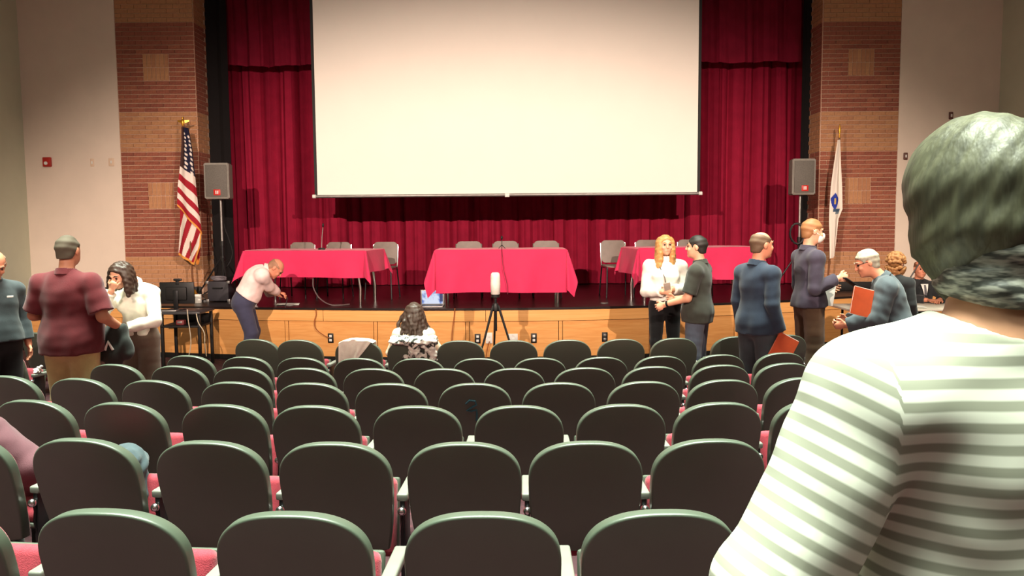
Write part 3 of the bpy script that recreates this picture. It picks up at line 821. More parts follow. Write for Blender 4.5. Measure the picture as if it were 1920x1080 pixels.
def flagpole(name, lab, top, bottom, Y, finial):
    a, b = at(top[0], top[1], Y), at(bottom[0], bottom[1], Y)
    t = thing(name, lab, 'flag', (b.x, Y, STZ))
    dx = a.x - b.x; H = a.z - STZ
    MB().tube([(0, 0, 0.08), (dx, 0, H)], 0.014, 10).build('flag_pole', M['polewood'], t)
    MB().lathe([(0, 0), (0.13, 0), (0.13, 0.02), (0.06, 0.05), (0.03, 0.11), (0, 0.11)], n=24).build('base', M['gold'], t)
    return t, Vector((dx, 0, H))
t, tp = flagpole('flag_on_pole', 'american flag with gold fringe drooping on a pole by the left pilaster', (343, 236), (362.5, 545), FY, 'eagle')
f = MB().lathe([(0.0, 0), (0.016, 0), (0.02, 0.02), (0.028, 0.05), (0.022, 0.085), (0.012, 0.10), (0.016, 0.118), (0.008, 0.135), (0.0, 0.137)], c=tp, n=12)
fin = f.build('eagle_finial', M['gold'], t)
for s in (-1, 1):
    MB().slab(4, 3, lambda u, v: (tp.x + s * (0.012 + 0.075 * u), 0.02 * u, tp.z + 0.035 + 0.045 * v * (1 - 0.5 * u) + 0.03 * u), (0, 0.012, 0)).build('wing', M['gold'], fin)
up = [(0, (340, 238), (353, 240)), (0.2, (339.5, 268), (361, 280)), (0.44, (336.5, 312), (367, 333)), (0.7, (333, 348), (372, 388)), (1, (332, 386), (379, 440))]
lo = [(0, (337, 392), (378, 434)), (0.5, (336, 432), (377, 462)), (1, (334, 478), (364, 497))]
iv = Vector((-at(362.5, 545, FY).x, -FY, -STZ))
fl = flagmesh('flag_upper_fold', t, up, FY - 0.06, us_top, 3.0, 0.4); fl.location = iv
fl = flagmesh('flag_lower_fold', t, lo, FY - 0.03, us_low, 3.4, 1.2); fl.location = iv
tail = [(0, (363, 462), (376, 458)), (0.5, (364, 480), (376, 472)), (1, (369, 497), (374, 492))]
fl = flagmesh('flag_tail', t, tail, FY + 0.01, lambda u, v: GLD if v > 0.8 or u < 0.3 else RED, 1.2, 0.2); fl.location = iv

t, tp = flagpole('flag_on_pole', 'white state flag with a blue shield drooping on a pole by the right pilaster', (1574, 258), (1551, 545), FY, 'spear')
MB().lathe([(0, 0), (0.016, 0), (0.012, 0.03), (0.008, 0.05), (0.022, 0.10), (0.012, 0.17), (0.0, 0.21)], c=tp, n=12).build('spear_finial', M['gold'], t)
def state(u, v):
    r = abs((u - 0.36) / 0.30)
    if 0.455 < v < 0.60 and r < 1 and (v - 0.455) / 0.05 > r * 0.9 - 0.0 and (0.60 - v) / 0.08 > r ** 2 * 1.0:
        return (44, 62, 160) if not (abs(u - 0.36) < 0.06 and 0.50 < v < 0.56) else (200, 170, 90)
    if 0.60 <= v < 0.63 and 0.25 < u < 0.8: return (64, 86, 110)
    if 0.05 < u and 0.60 < v < 0.66 and abs(u - 0.62) < 0.18: return (110, 128, 140)
    return (236, 226, 214)
rows = [(0, (1571, 262), (1576, 262)), (0.2, (1564, 310), (1577, 310)), (0.4, (1559, 350), (1579, 350)), (0.6, (1556, 392), (1580, 392)), (0.72, (1555, 415), (1573, 410)), (1, (1556, 486), (1566, 480))]
iv = Vector((-at(1551, 545, FY).x, -FY, -STZ))
fl = flagmesh('flag_cloth', t, rows, FY - 0.05, state, 2.6, 0.7); fl.location = iv

# ---------------------------------------------------------------- laptop, camera on tripod
lp = at(808.5, 574, 10.36)
t = thing('laptop', 'open silver laptop with a lit screen on the stage edge', 'laptop', (lp.x, 10.42, STZ))
MB().box((-0.155, -0.115, 0.001), (0.155, 0.105, 0.018), 0.005).build('base', M['grey'], t)
MB().box((-0.135, -0.03, 0.0175), (0.135, 0.085, 0.0205), 0.002).build('keyboard', M['blackplastic'], t)
lid = MB().box((-0.155, 0.106, 0.012), (0.155, 0.118, 0.215), 0.005).build('lid', M['grey'], t)
def screen_mat():
    m = bpy.data.materials.new('laptop_picture'); m.use_nodes = True
    N = m.node_tree.nodes; L = m.node_tree.links; b = N['Principled BSDF']
    tc = N.new('ShaderNodeTexCoord'); nz = N.new('ShaderNodeTexNoise'); nz.inputs['Scale'].default_value = 14
    rp = N.new('ShaderNodeValToRGB'); rp.color_ramp.elements[0].position = 0.36; rp.color_ramp.elements[1].position = 0.52
    rp.color_ramp.elements[0].color = lin((70, 120, 200)) + (1,); rp.color_ramp.elements[1].color = lin((214, 228, 250)) + (1,)
    L.new(tc.outputs['Object'], nz.inputs['Vector']); L.new(nz.outputs['Fac'], rp.inputs['Fac'])
    L.new(rp.outputs['Color'], b.inputs['Emission Color']); b.inputs['Emission Strength'].default_value = 0.9
    b.inputs['Base Color'].default_value = (0.02, 0.02, 0.03, 1); return m
MB().box((-0.138, 0.1035, 0.03), (0.138, 0.1062, 0.203)).build('screen', screen_mat(), lid, smooth=False)
MB().box((0.10, 0.102, 0.06), (0.137, 0.1036, 0.17)).build('dark_window', pmat('screen_dark', (30, 44, 86), 0.4, emit=(30, 44, 86), estr=0.8), lid, smooth=False)

CY = 9.1
cp = at(929, 552, CY); ct = at(929, 511, CY)
fz = floor_z(CY)
t = thing('conference_camera', 'white rounded conference camera tower on a black tripod before the stage', 'camera', (cp.x, CY, fz))
H = cp.z - fz; hh = ct.z - cp.z
MB().lathe([(0, 0), (0.046, 0), (0.053, 0.012), (0.057, hh * 0.45), (0.055, hh * 0.8), (0.048, hh * 0.95), (0.035, hh), (0, hh)], c=(0, 0, H), n=24).build('camera_body', pmat('pale_plastic', (206, 204, 196), 0.5), t)
MB().lathe([(0, 0), (0.05, 0), (0.05, 0.03), (0, 0.03)], c=(0, 0, H - 0.032), n=20).build('mount', M['blackplastic'], t)
MB().tube([(0, 0, H - 0.03), (0, 0, H - 0.42)], 0.016, 10).build('centre_column', M['steel'], t)
MB().lathe([(0, 0), (0.04, 0), (0.045, 0.05), (0.03, 0.09), (0, 0.09)], c=(0, 0, H - 0.19), n=16).build('shoulder', M['blackplastic'], t)
for k in range(3):
    a = -PI / 2 + 0.12 + k * 2 * PI / 3 + PI
    c, q = math.cos(a), math.sin(a)
    lg = MB().tube([(0.035 * c, 0.035 * q, H - 0.13), (0.16 * c, 0.16 * q, H * 0.5), (0.34 * c, 0.34 * q, 0.012)], [0.015, 0.012, 0.010], 8).build('leg', M['blackplastic'], t)
    MB().sphere((0.34 * c, 0.34 * q, 0.012), 0.014, 8, 6).build('rubber_foot', M['black'], lg)

# ---------------------------------------------------------------- computer desk on the left
DY = 10.15
d0, d1 = at(298, 580, DY - 0.2), at(377, 580, DY - 0.2)
fz = floor_z(DY); dw = d1.x - d0.x
t = thing('computer_desk', 'black metal computer desk with a shelf in front of the left stage end', 'desk', ((d0.x + d1.x) / 2, DY, fz))
DZ = 0.72 - fz
MB().box((-dw / 2, -0.25, DZ - 0.03), (dw / 2, 0.25, DZ), 0.006).build('desk_top', pmat('desk_top', (58, 58, 60), 0.35), t)
for sx in (-1, 1):
    for sy in (-1, 1):
        MB().box((sx * (dw / 2 - 0.03) - 0.018, sy * 0.2 - 0.018, 0), (sx * (dw / 2 - 0.03) + 0.018, sy * 0.2 + 0.018, DZ - 0.028), 0.003).build('leg', M['black'], t)
MB().box((-dw / 2 + 0.02, -0.22, DZ - 0.20), (dw / 2 - 0.02, 0.22, DZ - 0.175), 0.004).build('shelf', M['black'], t)
MB().box((-dw / 2 + 0.02, 0.2, DZ - 0.175), (dw / 2 - 0.02, 0.215, DZ - 0.06), 0.004).build('modesty_panel', M['blackplastic'], t)
cx = (d0.x + d1.x) / 2
m0, m1 = at(300, 570, DY + 0.05), at(363, 529, DY + 0.05)
mc = (m0.x + m1.x) / 2; mw = m1.x - m0.x; mh = m1.z - m0.z
t = thing('monitor', 'black computer monitor seen from behind on the black desk', 'monitor', (mc, DY + 0.05, 0.72))
MB().box((-mw / 2, 0, m0.z - 0.72), (mw / 2, 0.028, m1.z - 0.72), 0.008).build('panel', M['blackplastic'], t)
MB().box((-mw / 2 * .6, -0.03, m0.z - 0.72 + 0.05), (mw / 2 * .6, 0.004, m1.z - 0.72 - 0.06), 0.012).build('rear_housing', M['black'], t)
MB().box((-0.03, -0.05, 0.012), (0.03, -0.028, (m0.z + m1.z) / 2 - 0.72 + 0.04), 0.006).build('stand_neck', M['steel'], t)
MB().lathe([(0, 0), (0.12, 0), (0.11, 0.014), (0, 0.016)], c=(0, -0.03, 0.0), n=24).build('stand_foot', M['steel'], t)
MB().sphere((0.0, -0.032, (m0.z + m1.z) / 2 - 0.71), (0.016, 0.006, 0.016)).build('emblem', M['grey'], t)
wc = thing('webcam', 'small black webcam clipped on top of the monitor', 'webcam', (mc + 0.01, DY + 0.065, m1.z))
MB().box((-0.055, -0.012, 0.016), (0.055, 0.02, 0.046), 0.012).build('housing', M['blackplastic'], wc)
MB().box((-0.02, -0.022, -0.03), (0.02, -0.016, 0.02), 0.003).build('clip', M['blackplastic'], wc)
MB().box((-0.02, -0.022, 0.004), (0.02, 0.015, 0.018), 0.003).build('foot', M['blackplastic'], wc)
kb = at(312, 585, DY - 0.1)
t = thing('keyboard', 'grey keyboard lying on the black computer desk', 'keyboard', (kb.x, DY - 0.14, 0.7205))
MB().box((-0.16, -0.06, 0), (0.16, 0.06, 0.018), 0.005).build('case', M['grey'], t)
MB().box((-0.15, -0.05, 0.0175), (0.15, 0.05, 0.024), 0.002).build('keys', M['blackplastic'], t)
pb = at(345, 590, DY)
t = thing('power_brick', 'small dark red gadget on the desk shelf', 'adapter', (pb.x, DY - 0.1, fz + DZ - 0.1745))
MB().box((-0.05, -0.04, 0), (0.05, 0.04, 0.06), 0.008).build('body', pmat('maroon_plastic', (120, 50, 54), 0.5), t)
MB().box((-0.03, -0.045, 0.02), (0.03, -0.039, 0.045), 0.002).build('label_plate', M['grey'], t)
M['wcable'] = pmat('pale_cable', (196, 184, 160), 0.5)
for k, (pts, lab) in enumerate([
    ([at(351, 580, DY - .27), at(353, 600, DY - .27), at(358, 640, DY - .26), at(354, 668, DY - .26)], 'pale cable hanging from the front of the computer desk'),
    ([at(368, 588, DY - .27), at(372, 605, DY - .3), at(383, 624, DY - .3), at(384, 645, DY - .3), at(387, 668, DY - .3)], 'pale cable looping from the right end of the computer desk'),
    ([at(380, 582, DY + .1), at(385, 610, DY + .1), at(390, 640, DY + .1), at(389, 672, DY + .1)], 'dark cable hanging right of the computer desk')]):
    cable('computer_cable', lab, pts, 0.006, M['wcable'] if k < 2 else M['cable'])

# ---------------------------------------------------------------- table on the far right
RY = 9.9
r0 = at(1573, 579, RY)
fz = floor_z(RY)
RX1 = 6.6; RZ = at(1573, 579.5, RY - 0.3).z
t = thing('registration_table', 'long white-topped folding table before the stage at far right', 'table', ((r0.x + RX1) / 2, RY, fz))
rl_ = RX1 - r0.x
MB().box((-rl_ / 2, -0.35, RZ - fz - 0.03), (rl_ / 2, 0.35, RZ - fz), 0.008).build('table_top', pmat('table_white', (224, 216, 200), 0.5, var=0.04), t)
for sx in (-1, 1):
    for sy in (-1, 1):
        MB().tube([(sx * (rl_ / 2 - 0.16), sy * 0.28, RZ - fz - 0.03), (sx * (rl_ / 2 - 0.16), sy * 0.28, 0)], 0.016, 8).build('leg', M['steel'], t)
    MB().tube([(sx * (rl_ / 2 - 0.16), -0.28, 0.2), (sx * (rl_ / 2 - 0.16), 0.28, 0.2)], 0.010, 8).build('stretcher', M['steel'], t)
for k, (px, a) in enumerate(((1703, 0.2), (1716, -0.3), (1640, 0.1))):
    p = at(px, 583, RY - 0.15)
    s = MB().slab(3, 3, lambda u, v: (-0.105 + 0.21 * u, -0.14 + 0.28 * v, 0.004 * math.sin(3 * u + v)), (0, 0, 0.006)).build('paper_sheet', M['paper'], None)
    s.location = (p.x, RY - 0.15, RZ + 0.006 + 0.0 * k); s.rotation_euler = (0, 0, a)
    tag(s, ['white paper sheets in front of the seated man in the suit', 'white paper sheets right of the seated man\'s hands', 'white paper sheets on the right table behind the grey-haired man'][k], 'paper')
t = thing('boom_microphone', 'black boom microphone rising behind the seated man on the right', 'microphone', (at(1703, 530, 10.1).x, 10.1, RZ))
a, b = at(1703, 527, 10.1), at(1727, 488, 10.1)
MB().lathe([(0, 0), (0.09, 0), (0.085, 0.015), (0, 0.02)], n=18).build('base', M['blackplastic'], t)
MB().tube([(0, 0, 0.015), (0, 0, a.z - RZ)], 0.012, 8).build('pole', M['blackplastic'], t)
MB().tube([(-0.02, 0, a.z - RZ - 0.03), (b.x - a.x, 0, b.z - RZ)], 0.009, 8).build('boom', M['blackplastic'], t)
MB().tube([(b.x - a.x - 0.005, 0, b.z - RZ - 0.02), (b.x - a.x + 0.01, 0, b.z - RZ + 0.07)], 0.022, 10).build('capsule', M['blackplastic'], t)
MB().sphere((0, 0, a.z - RZ - 0.03), (0.05, 0.04, 0.05)).build('shock_mount', M['blackplastic'], t)
# ---------------------------------------------------------------- people: smooth distance fields meshed with surface nets
V3 = lambda *a: np.array(a, dtype=np.float64)
def nrm(v): return v / (np.linalg.norm(v) + 1e-12)
def frame(up, fwd):
    z = nrm(np.asarray(up, float)); y = np.asarray(fwd, float); y = nrm(y - z * y.dot(z)); x = np.cross(y, z)
    return np.stack([x, y, z], 1)
class Sdf:
    def __init__(s, lo, hi, h):
        s.h = h; s.lo = np.array(lo, float); s.n = np.maximum(4, np.ceil((np.array(hi) - s.lo) / h).astype(int) + 1)
        s.F = np.full(s.n, 9.0, np.float32)
        s.ax = [(s.lo[i] + h * np.arange(s.n[i])).astype(np.float32) for i in range(3)]
    def region(s, lo, hi):
        a = np.clip(np.floor((np.array(lo) - s.lo) / s.h).astype(int), 0, s.n); b = np.clip(np.ceil((np.array(hi) - s.lo) / s.h).astype(int) + 1, 0, s.n)
        sl = tuple(slice(a[i], b[i]) for i in range(3))
        X = s.ax[0][sl[0]][:, None, None]; Y = s.ax[1][sl[1]][None, :, None]; Z = s.ax[2][sl[2]][None, None, :]
        return sl, X, Y, Z
    def comb(s, sl, d, k, mode):
        A = s.F[sl]
        if A.size == 0: return
        d = d.astype(np.float32)
        if mode == 'add':
            if k > 0:
                h = np.maximum(k - np.abs(A - d), 0) / k; s.F[sl] = np.minimum(A, d) - h * h * k * 0.25
            else: s.F[sl] = np.minimum(A, d)
        else:
            d = -d
            if k > 0:
                h = np.maximum(k - np.abs(A - d), 0) / k; s.F[sl] = np.maximum(A, d) + h * h * k * 0.25
            else: s.F[sl] = np.maximum(A, d)
    def cap(s, a, b, ra, rb, k=0.02, axis=None, sq=1.0, cut0=None, cut1=None, mode='add'):
        a = np.asarray(a, float); b = np.asarray(b, float)
        m = max(ra, rb) + k + 2.5 * s.h
        sl, X, Y, Z = s.region(np.minimum(a, b) - m, np.maximum(a, b) + m)
        d = b - a; L2 = max(d.dot(d), 1e-9)
        px, py, pz = X - a[0], Y - a[1], Z - a[2]
        t = (px * d[0] + py * d[1] + pz * d[2]) / L2
        tc = np.clip(t, 0, 1)
        qx, qy, qz = px - tc * d[0], py - tc * d[1], pz - tc * d[2]
        if axis is not None:
            ax = nrm(np.asarray(axis, float)); w = (qx * ax[0] + qy * ax[1] + qz * ax[2]) * (1 / sq - 1)
            qx, qy, qz = qx + w * ax[0], qy + w * ax[1], qz + w * ax[2]
        D = np.sqrt(qx * qx + qy * qy + qz * qz) - (ra + (rb - ra) * tc)
        if axis is not None: D = D * math.sqrt(min(sq, 1))
        L = math.sqrt(L2)
        if cut1 is not None: D = np.maximum(D, (t - cut1) * L)
        if cut0 is not None: D = np.maximum(D, (cut0 - t) * L)
        s.comb(sl, D, k, mode)
    def ell(s, c, r, R=None, k=0.02, mode='add', cutn=None, cutp=None):
        c = np.asarray(c, float); r = np.asarray(r, float); m = r.max() + k + 2.5 * s.h
        sl, X, Y, Z = s.region(c - m, c + m)
        px, py, pz = X - c[0], Y - c[1], Z - c[2]
        if R is not None:
            q = [px * R[0, i] + py * R[1, i] + pz * R[2, i] for i in range(3)]
        else: q = [px + 0 * py + 0 * pz, py + 0 * px + 0 * pz, pz + 0 * px + 0 * py]
        k0 = np.sqrt(sum((q[i] / r[i]) ** 2 for i in range(3))); k1 = np.sqrt(sum((q[i] / r[i] ** 2) ** 2 for i in range(3)))
        D = k0 * (k0 - 1) / np.maximum(k1, 1e-6)
        if cutn is not None:
            D = np.maximum(D, (X - cutp[0]) * cutn[0] + (Y - cutp[1]) * cutn[1] + (Z - cutp[2]) * cutn[2])
        s.comb(sl, D, k, mode)
    def plane(s, p, n):
        """remove what lies on the side n points to"""
        n = nrm(np.asarray(n, float))
        D = (s.ax[0] - p[0])[:, None, None] * n[0] + (s.ax[1] - p[1])[None, :, None] * n[1] + (s.ax[2] - p[2])[None, None, :] * n[2]
        s.F = np.maximum(s.F, D.astype(np.float32))
    def noise(s, amp, freq, seed):
        r = np.random.RandomState(seed)
        X, Y, Z = s.ax[0][:, None, None], s.ax[1][None, :, None], s.ax[2][None, None, :]
        for i in range(3):
            w = r.normal(size=3) * freq; w[2] *= 1.3
            s.F += (amp * np.sin(X * w[0] + Y * w[1] + Z * w[2] + r.uniform(0, 6))).astype(np.float32)
    def mesh(s):
        F = s.F; n = F.shape
        S = F < 0
        c = [S[i:n[0] - 1 + i, j:n[1] - 1 + j, k:n[2] - 1 + k] for i in (0, 1) for j in (0, 1) for k in (0, 1)]
        allc = c[0].copy(); anyc = c[0].copy()
        for q in c[1:]: allc &= q; anyc |= q
        act = anyc & ~allc
        idx = np.argwhere(act)
        if len(idx) == 0: return np.zeros((0, 3)), np.zeros((0, 4), int)
        cor = [(i, j, k) for i in (0, 1) for j in (0, 1) for k in (0, 1)]
        val = np.stack([F[idx[:, 0] + i, idx[:, 1] + j, idx[:, 2] + k] for i, j, k in cor], 1)
        acc = np.zeros((len(idx), 3)); cnt = np.zeros(len(idx))
        for a in range(8):
            for b in range(a + 1, 8):
                d = np.array(cor[b]) - np.array(cor[a])
                if np.abs(d).sum() != 1: continue
                va, vb = val[:, a], val[:, b]; msk = (va < 0) != (vb < 0)
                t = np.where(msk, va / np.where(msk, va - vb, 1), 0)
                acc += msk[:, None] * (np.array(cor[a]) + t[:, None] * d); cnt += msk
        V = s.lo + s.h * (idx + acc / cnt[:, None])
        vid = np.full(act.shape, -1, np.int64); vid[act] = np.arange(len(idx))
        Q = []
        for ax in range(3):
            o = [a for a in range(3) if a != ax]
            sh = list(n); 
            lo_ = [slice(None)] * 3; hi_ = [slice(None)] * 3
            lo_[ax] = slice(0, n[ax] - 1); hi_[ax] = slice(1, n[ax])
            for q in o: lo_[q] = slice(1, n[q] - 1); hi_[q] = slice(1, n[q] - 1)
            A = S[tuple(lo_)]; B = S[tuple(hi_)]
            ch = np.argwhere(A != B)
            if len(ch) == 0: continue
            base = ch.copy(); base[:, o[0]] += 1; base[:, o[1]] += 1
            g = lambda d0, d1: vid[tuple((base[:, q] - (d0 if q == o[0] else d1 if q == o[1] else 0)) for q in range(3))]
            quad = np.stack([g(1, 1), g(0, 1), g(0, 0), g(1, 0)], 1)
            flip = A[ch[:, 0], ch[:, 1], ch[:, 2]]
            if ax == 1: flip = ~flip
            quad[~flip] = quad[~flip][:, ::-1]
            Q.append(quad)
        return V, np.concatenate(Q)
def np_mesh(name, V, Q, mat, attrs=None):
    me = bpy.data.meshes.new(name)
    me.vertices.add(len(V)); me.vertices.foreach_set('co', V.astype(np.float32).ravel())
    me.loops.add(len(Q) * 4); me.loops.foreach_set('vertex_index', Q.astype(np.int32).ravel())
    me.polygons.add(len(Q)); me.polygons.foreach_set('loop_start', np.arange(0, len(Q) * 4, 4, dtype=np.int32))
    me.polygons.foreach_set('use_smooth', np.ones(len(Q), bool))
    me.update(calc_edges=True)
    if attrs:
        for k, a in attrs.items():
            at_ = me.attributes.new(k, 'FLOAT', 'POINT'); at_.data.foreach_set('value', a.astype(np.float32))
    me.materials.append(mat)
    return me

SKIN = {}
def skin(name, rgb): SKIN[name] = pmat(name, rgb, 0.5, var=0.05, scale=25, spec=0.3)
skin('skin_fair', (214, 158, 128)); skin('skin_ruddy', (200, 132, 104)); skin('skin_tan', (176, 118, 92))
M['eye'] = pmat('eye_dark', (40, 30, 26), 0.2)
M['lip'] = pmat('lip', (170, 84, 76), 0.45)
def cloth(name, rgb, rough=0.85, bump=0.15, var=0.08): return pmat(name, rgb, rough, var=var, scale=18, bump=bump, bscale=220, sheen=0.15, spec=0.2)

DEF = dict(P=V3(0, 0, .95), W=V3(0, 0, 1.09), C=V3(0, -.005, 1.27), N=V3(0, -.025, 1.455), H=V3(0, .02, 1.632),
           hR=V3(.09, 0, .92), hL=V3(-.09, 0, .92), kR=V3(.10, .02, .50), kL=V3(-.10, .02, .50), aR=V3(.11, -.03, .085), aL=V3(-.11, -.03, .085),
           tR=V3(.13, .13, .03), tL=V3(-.13, .13, .03),
           sR=V3(.178, -.02, 1.375), sL=V3(-.178, -.02, 1.375), eR=V3(.225, -.035, 1.13), eL=V3(-.225, -.035, 1.13), wR=V3(.235, .05, .885), wL=V3(-.235, .05, .885))
def ik(sh, wr, hint, l1=.287, l2=.262):
    sh = np.asarray(sh, float); wr = np.asarray(wr, float); d = wr - sh; L = np.linalg.norm(d)
    if L > (l1 + l2) * .995: wr = sh + d / L * (l1 + l2) * .995; d = wr - sh; L = np.linalg.norm(d)
    a = (l1 * l1 - l2 * l2 + L * L) / (2 * L); hh = math.sqrt(max(l1 * l1 - a * a, 0))
    u = d / L; p = np.asarray(hint, float); p = nrm(p - u * p.dot(u))
    return sh + u * a + p * hh, wr

def bend(J, ang, pivot='P', side=0.0, names=('W', 'C', 'N', 'H', 'sR', 'sL', 'eR', 'eL', 'wR', 'wL'), extra=None):
    """lean the upper body forward by ang about the pivot, progressively"""
    p0 = J[pivot].copy()
    for nme in names:
        f = 1.0
        if extra and nme in extra: f = extra[nme]
        a = ang * f; d = J[nme] - p0
        c, s_ = math.cos(a), math.sin(a)
        J[nme] = p0 + V3(d[0], d[1] * c + d[2] * s_, -d[1] * s_ + d[2] * c)
        if side:
            d = J[nme] - p0; c, s_ = math.cos(side), math.sin(side)
            J[nme] = p0 + V3(d[0] * c + d[2] * s_, d[1], -d[0] * s_ + d[2] * c)

def build_person(label, loc, psi, scale, J, skinm, shirt=None, trousers=None, shoes=None, hair=None, fat=0.0, wide=1.0, head_f=(0, 1, 0), head_u=(0, 0, 1),
                 female=False, hands=None, h=0.006, mask=None, extras=None, face=True, stripes=False, gh=0.009, group=None):
    J = {**DEF, **J}
    root = thing('person', label, 'person', loc, psi, group)
    side = nrm(J['sR'] - J['sL']); up = nrm(J['N'] - J['P']); fr = np.cross(up, side)
    sh_w = 0.92 if female else 1.0
    pts = np.array(list(J.values())); lo = pts.min(0) - V3(.24, .24, .24); hi = pts.max(0) + V3(.24, .24, .24)
    Rt = frame(up, fr)
    Hd = J['H']; hf = nrm(np.asarray(head_f, float)); hu = np.asarray(head_u, float); hu = nrm(hu - hf * hu.dot(hf)); hs = np.cross(hf, hu)
    Rh = np.stack([hs, hf, hu], 1)
    def torso(S, o, legs=False):
        R = frame(up, fr)
        S.cap(J['hR'] * .75 + J['hL'] * .25, J['hL'] * .75 + J['hR'] * .25, .118 + o + fat * .5, .118 + o + fat * .5, .03, fr, .92)
        S.ell(J['P'] * .35 + J['W'] * .65 + fr * (.0 + fat * .45), ((.150 if female else .159) * wide + fat * .55 + o, .110 + fat * .9 + o, .21 + o), R, .05)
        S.ell(J['C'], (.165 * wide + o + fat * .25, .112 + o + fat * .35, .19 + o), R, .05)
        if female:
            for sx in (-1, 1): S.ell(J['C'] + side * sx * .07 + fr * .085 - up * .0, (.062 + o, .05 + o, .062 + o), R, .04)
        S.cap(J['sR'] * .85 + J['sL'] * .15, J['sL'] * .85 + J['sR'] * .15, .056 + o * .8, .056 + o * .8, .05)
        for q in ('sR', 'sL'):
            S.cap(J['N'] - up * .012, J[q] + up * .018, .046 + o * .7, .034 + o * .8, .04)
    def arm(S, q, o, upto=2.0, k=.02, flat=True, loose=0.0):
        s_, e, w = J['s' + q], J['e' + q], J['w' + q]
        S.ell(s_, (.054 + o, .058 + o, .055 + o), None, .04)
        if upto <= 1: S.cap(s_, e, .052 + o, .043 + o + loose, k, cut1=upto)
        else:
            S.cap(s_, e, .052 + o, .043 + o, k)
            S.cap(e, w, .043 + o, .029 + o + loose, k, cut1=upto - 1 if flat else None)
    def leg(S, q, o, loose=0.0, k=.02, cut=None):
        a, b, c = J['h' + q], J['k' + q], J['a' + q]
        S.cap(a, b, .088 + o + fat * .35, .058 + o + loose * .6, .03)
        S.cap(b, c, .056 + o + loose * .6, .040 + o + loose, k, cut1=cut)
        if o < .006: S.ell(b * .68 + c * .32 - frame(b - c, V3(0, 1, 0))[:, 1] * .018, (.046, .046, .1), frame(b - c, V3(0, 1, 0)), .03)
    # ---- body
    B = Sdf(lo, hi, h)
    torso(B, 0.0)
    B.cap(J['N'] - up * .02, Hd - hu * .05 - hf * .015, .058 if not female else .050, .054 if not female else .047, .03)
    B.ell(Hd + hu * .022 - hf * .012, (.075, .095, .088), Rh, .02)
    B.ell(Hd - hu * .03 + hf * .028, (.062, .066, .085), Rh, .03)
    B.ell(Hd - hu * .072 + hf * .038, (.046, .05, .042), Rh, .03)
    if face:
        for sx in (-1, 1):
            B.ell(Hd + hs * sx * .031 + hf * .098 + hu * .006, (.017, .012, .011), Rh, .012, 'sub')
            B.cap(Hd + hs * sx * .012 + hf * .090 + hu * .026, Hd + hs * sx * .045 + hf * .078 + hu * .026, .008, .007, .012)
            B.ell(Hd + hs * sx * .040 + hf * .076 - hu * .03, (.018, .014, .016), Rh, .02)
        B.cap(Hd + hf * .092 + hu * .012, Hd + hf * .108 - hu * .026, .008, .012, .012)
        B.ell(Hd + hf * .083 - hu * .062, (.024, .012, .010), Rh, .012)
        B.ell(Hd + hf * .078 - hu * .098, (.020, .016, .014), Rh, .02)
    for sx in (-1, 1):
        B.ell(Hd + hs * sx * .077 - hf * .008 - hu * .006, (.010, .019, .031), Rh, .006)
    for q in ('R', 'L'):
        arm(B, q, 0.0, 2.0, flat=False); leg(B, q, 0.0)
        B.cap(J['a' + q] - V3(0, .03, .03), J['t' + q], .036, .028, .03, V3(0, 0, 1), .8)
        w, e = J['w' + q], J['e' + q]
        hd = (hands or {}).get(q, {})
        d = nrm(np.asarray(hd.get('d', w - e), float)); pn = np.asarray(hd.get('n', V3(-1 if q == 'R' else 1, 0, 0)), float); pn = nrm(pn - d * pn.dot(d))
        lat = np.cross(d, pn); 
        tb = hd.get('thumb', None)
        if tb is None: tb = 1.0
        th = np.asarray(hd.get('thumbdir', V3(0, 1, .2)), float)
        if lat.dot(th) < 0: lat = -lat
        cu = hd.get('curl', 0.5)
        B.cap(w + d * .0, w + d * .075, .027, .034, .012, pn, .5)
        def rot(v, a): return v * math.cos(a) + pn * math.sin(a)
        for i, (lo_, ln) in enumerate(((.033, .068), (.0115, .078), (-.0105, .073), (-.032, .056))):
            f0 = w + d * (.083 - abs(i - 1.2) * .004) + lat * lo_
            d1 = nrm(rot(d, cu * .7) + lat * lo_ * 2.6); d2 = nrm(rot(d, cu * 1.7) + lat * lo_ * 2.0)
            k1 = f0 + d1 * ln * .55
            B.cap(f0 - d * .02, k1, .0092, .0085, .004); B.cap(k1, k1 + d2 * ln * .5, .0085, .0075, .003)
        t0 = w + d * .03 + lat * .024; t1 = t0 + nrm(d * .7 + lat * .75 + pn * .25) * .042
        B.cap(w + d * .02 + lat * .01, t1, .014, .0105, .008); B.cap(t1, t1 + nrm(d * .95 + lat * .2 + pn * .45) * .032, .0105, .0085, .004)
    Vv, Q = B.mesh(); link('body', np_mesh('body', Vv * scale, Q, skinm), root)
    def garment(name, S, mat, attrs=None, parent=root):
        V_, Q_ = S.mesh()
        at_ = attrs(V_) if attrs else None
        return link(name, np_mesh(name, V_ * scale, Q_, mat, at_), parent)
    # ---- trousers
    if trousers:
        S = Sdf(lo, hi, gh); o = trousers.get('off', .010); lo_s = trousers.get('loose', .022)
        torso_lo = J['P'] + up * min(trousers.get('rise', .10), (shirt or {}).get('hem', -.12) + .02 if (shirt or {}).get('hem', -.12) < .0 else .12)
        R = frame(up, fr)
        S.cap(J['hR'] * .75 + J['hL'] * .25, J['hL'] * .75 + J['hR'] * .25, .118 + o + fat * .5, .118 + o + fat * .5, .03, fr, .92)
        S.ell(J['P'] * .5 + J['W'] * .5 + fr * fat * .4, (.148 * wide + fat * .5 + o, .106 + fat * .75 + o, .17), R, .05)
        S.plane(torso_lo, up)
        for q in ('R', 'L'): leg(S, q, o, lo_s, cut=.97)
        S.noise(.0007, 26, 5)
        garment('trousers', S, trousers['mat'])
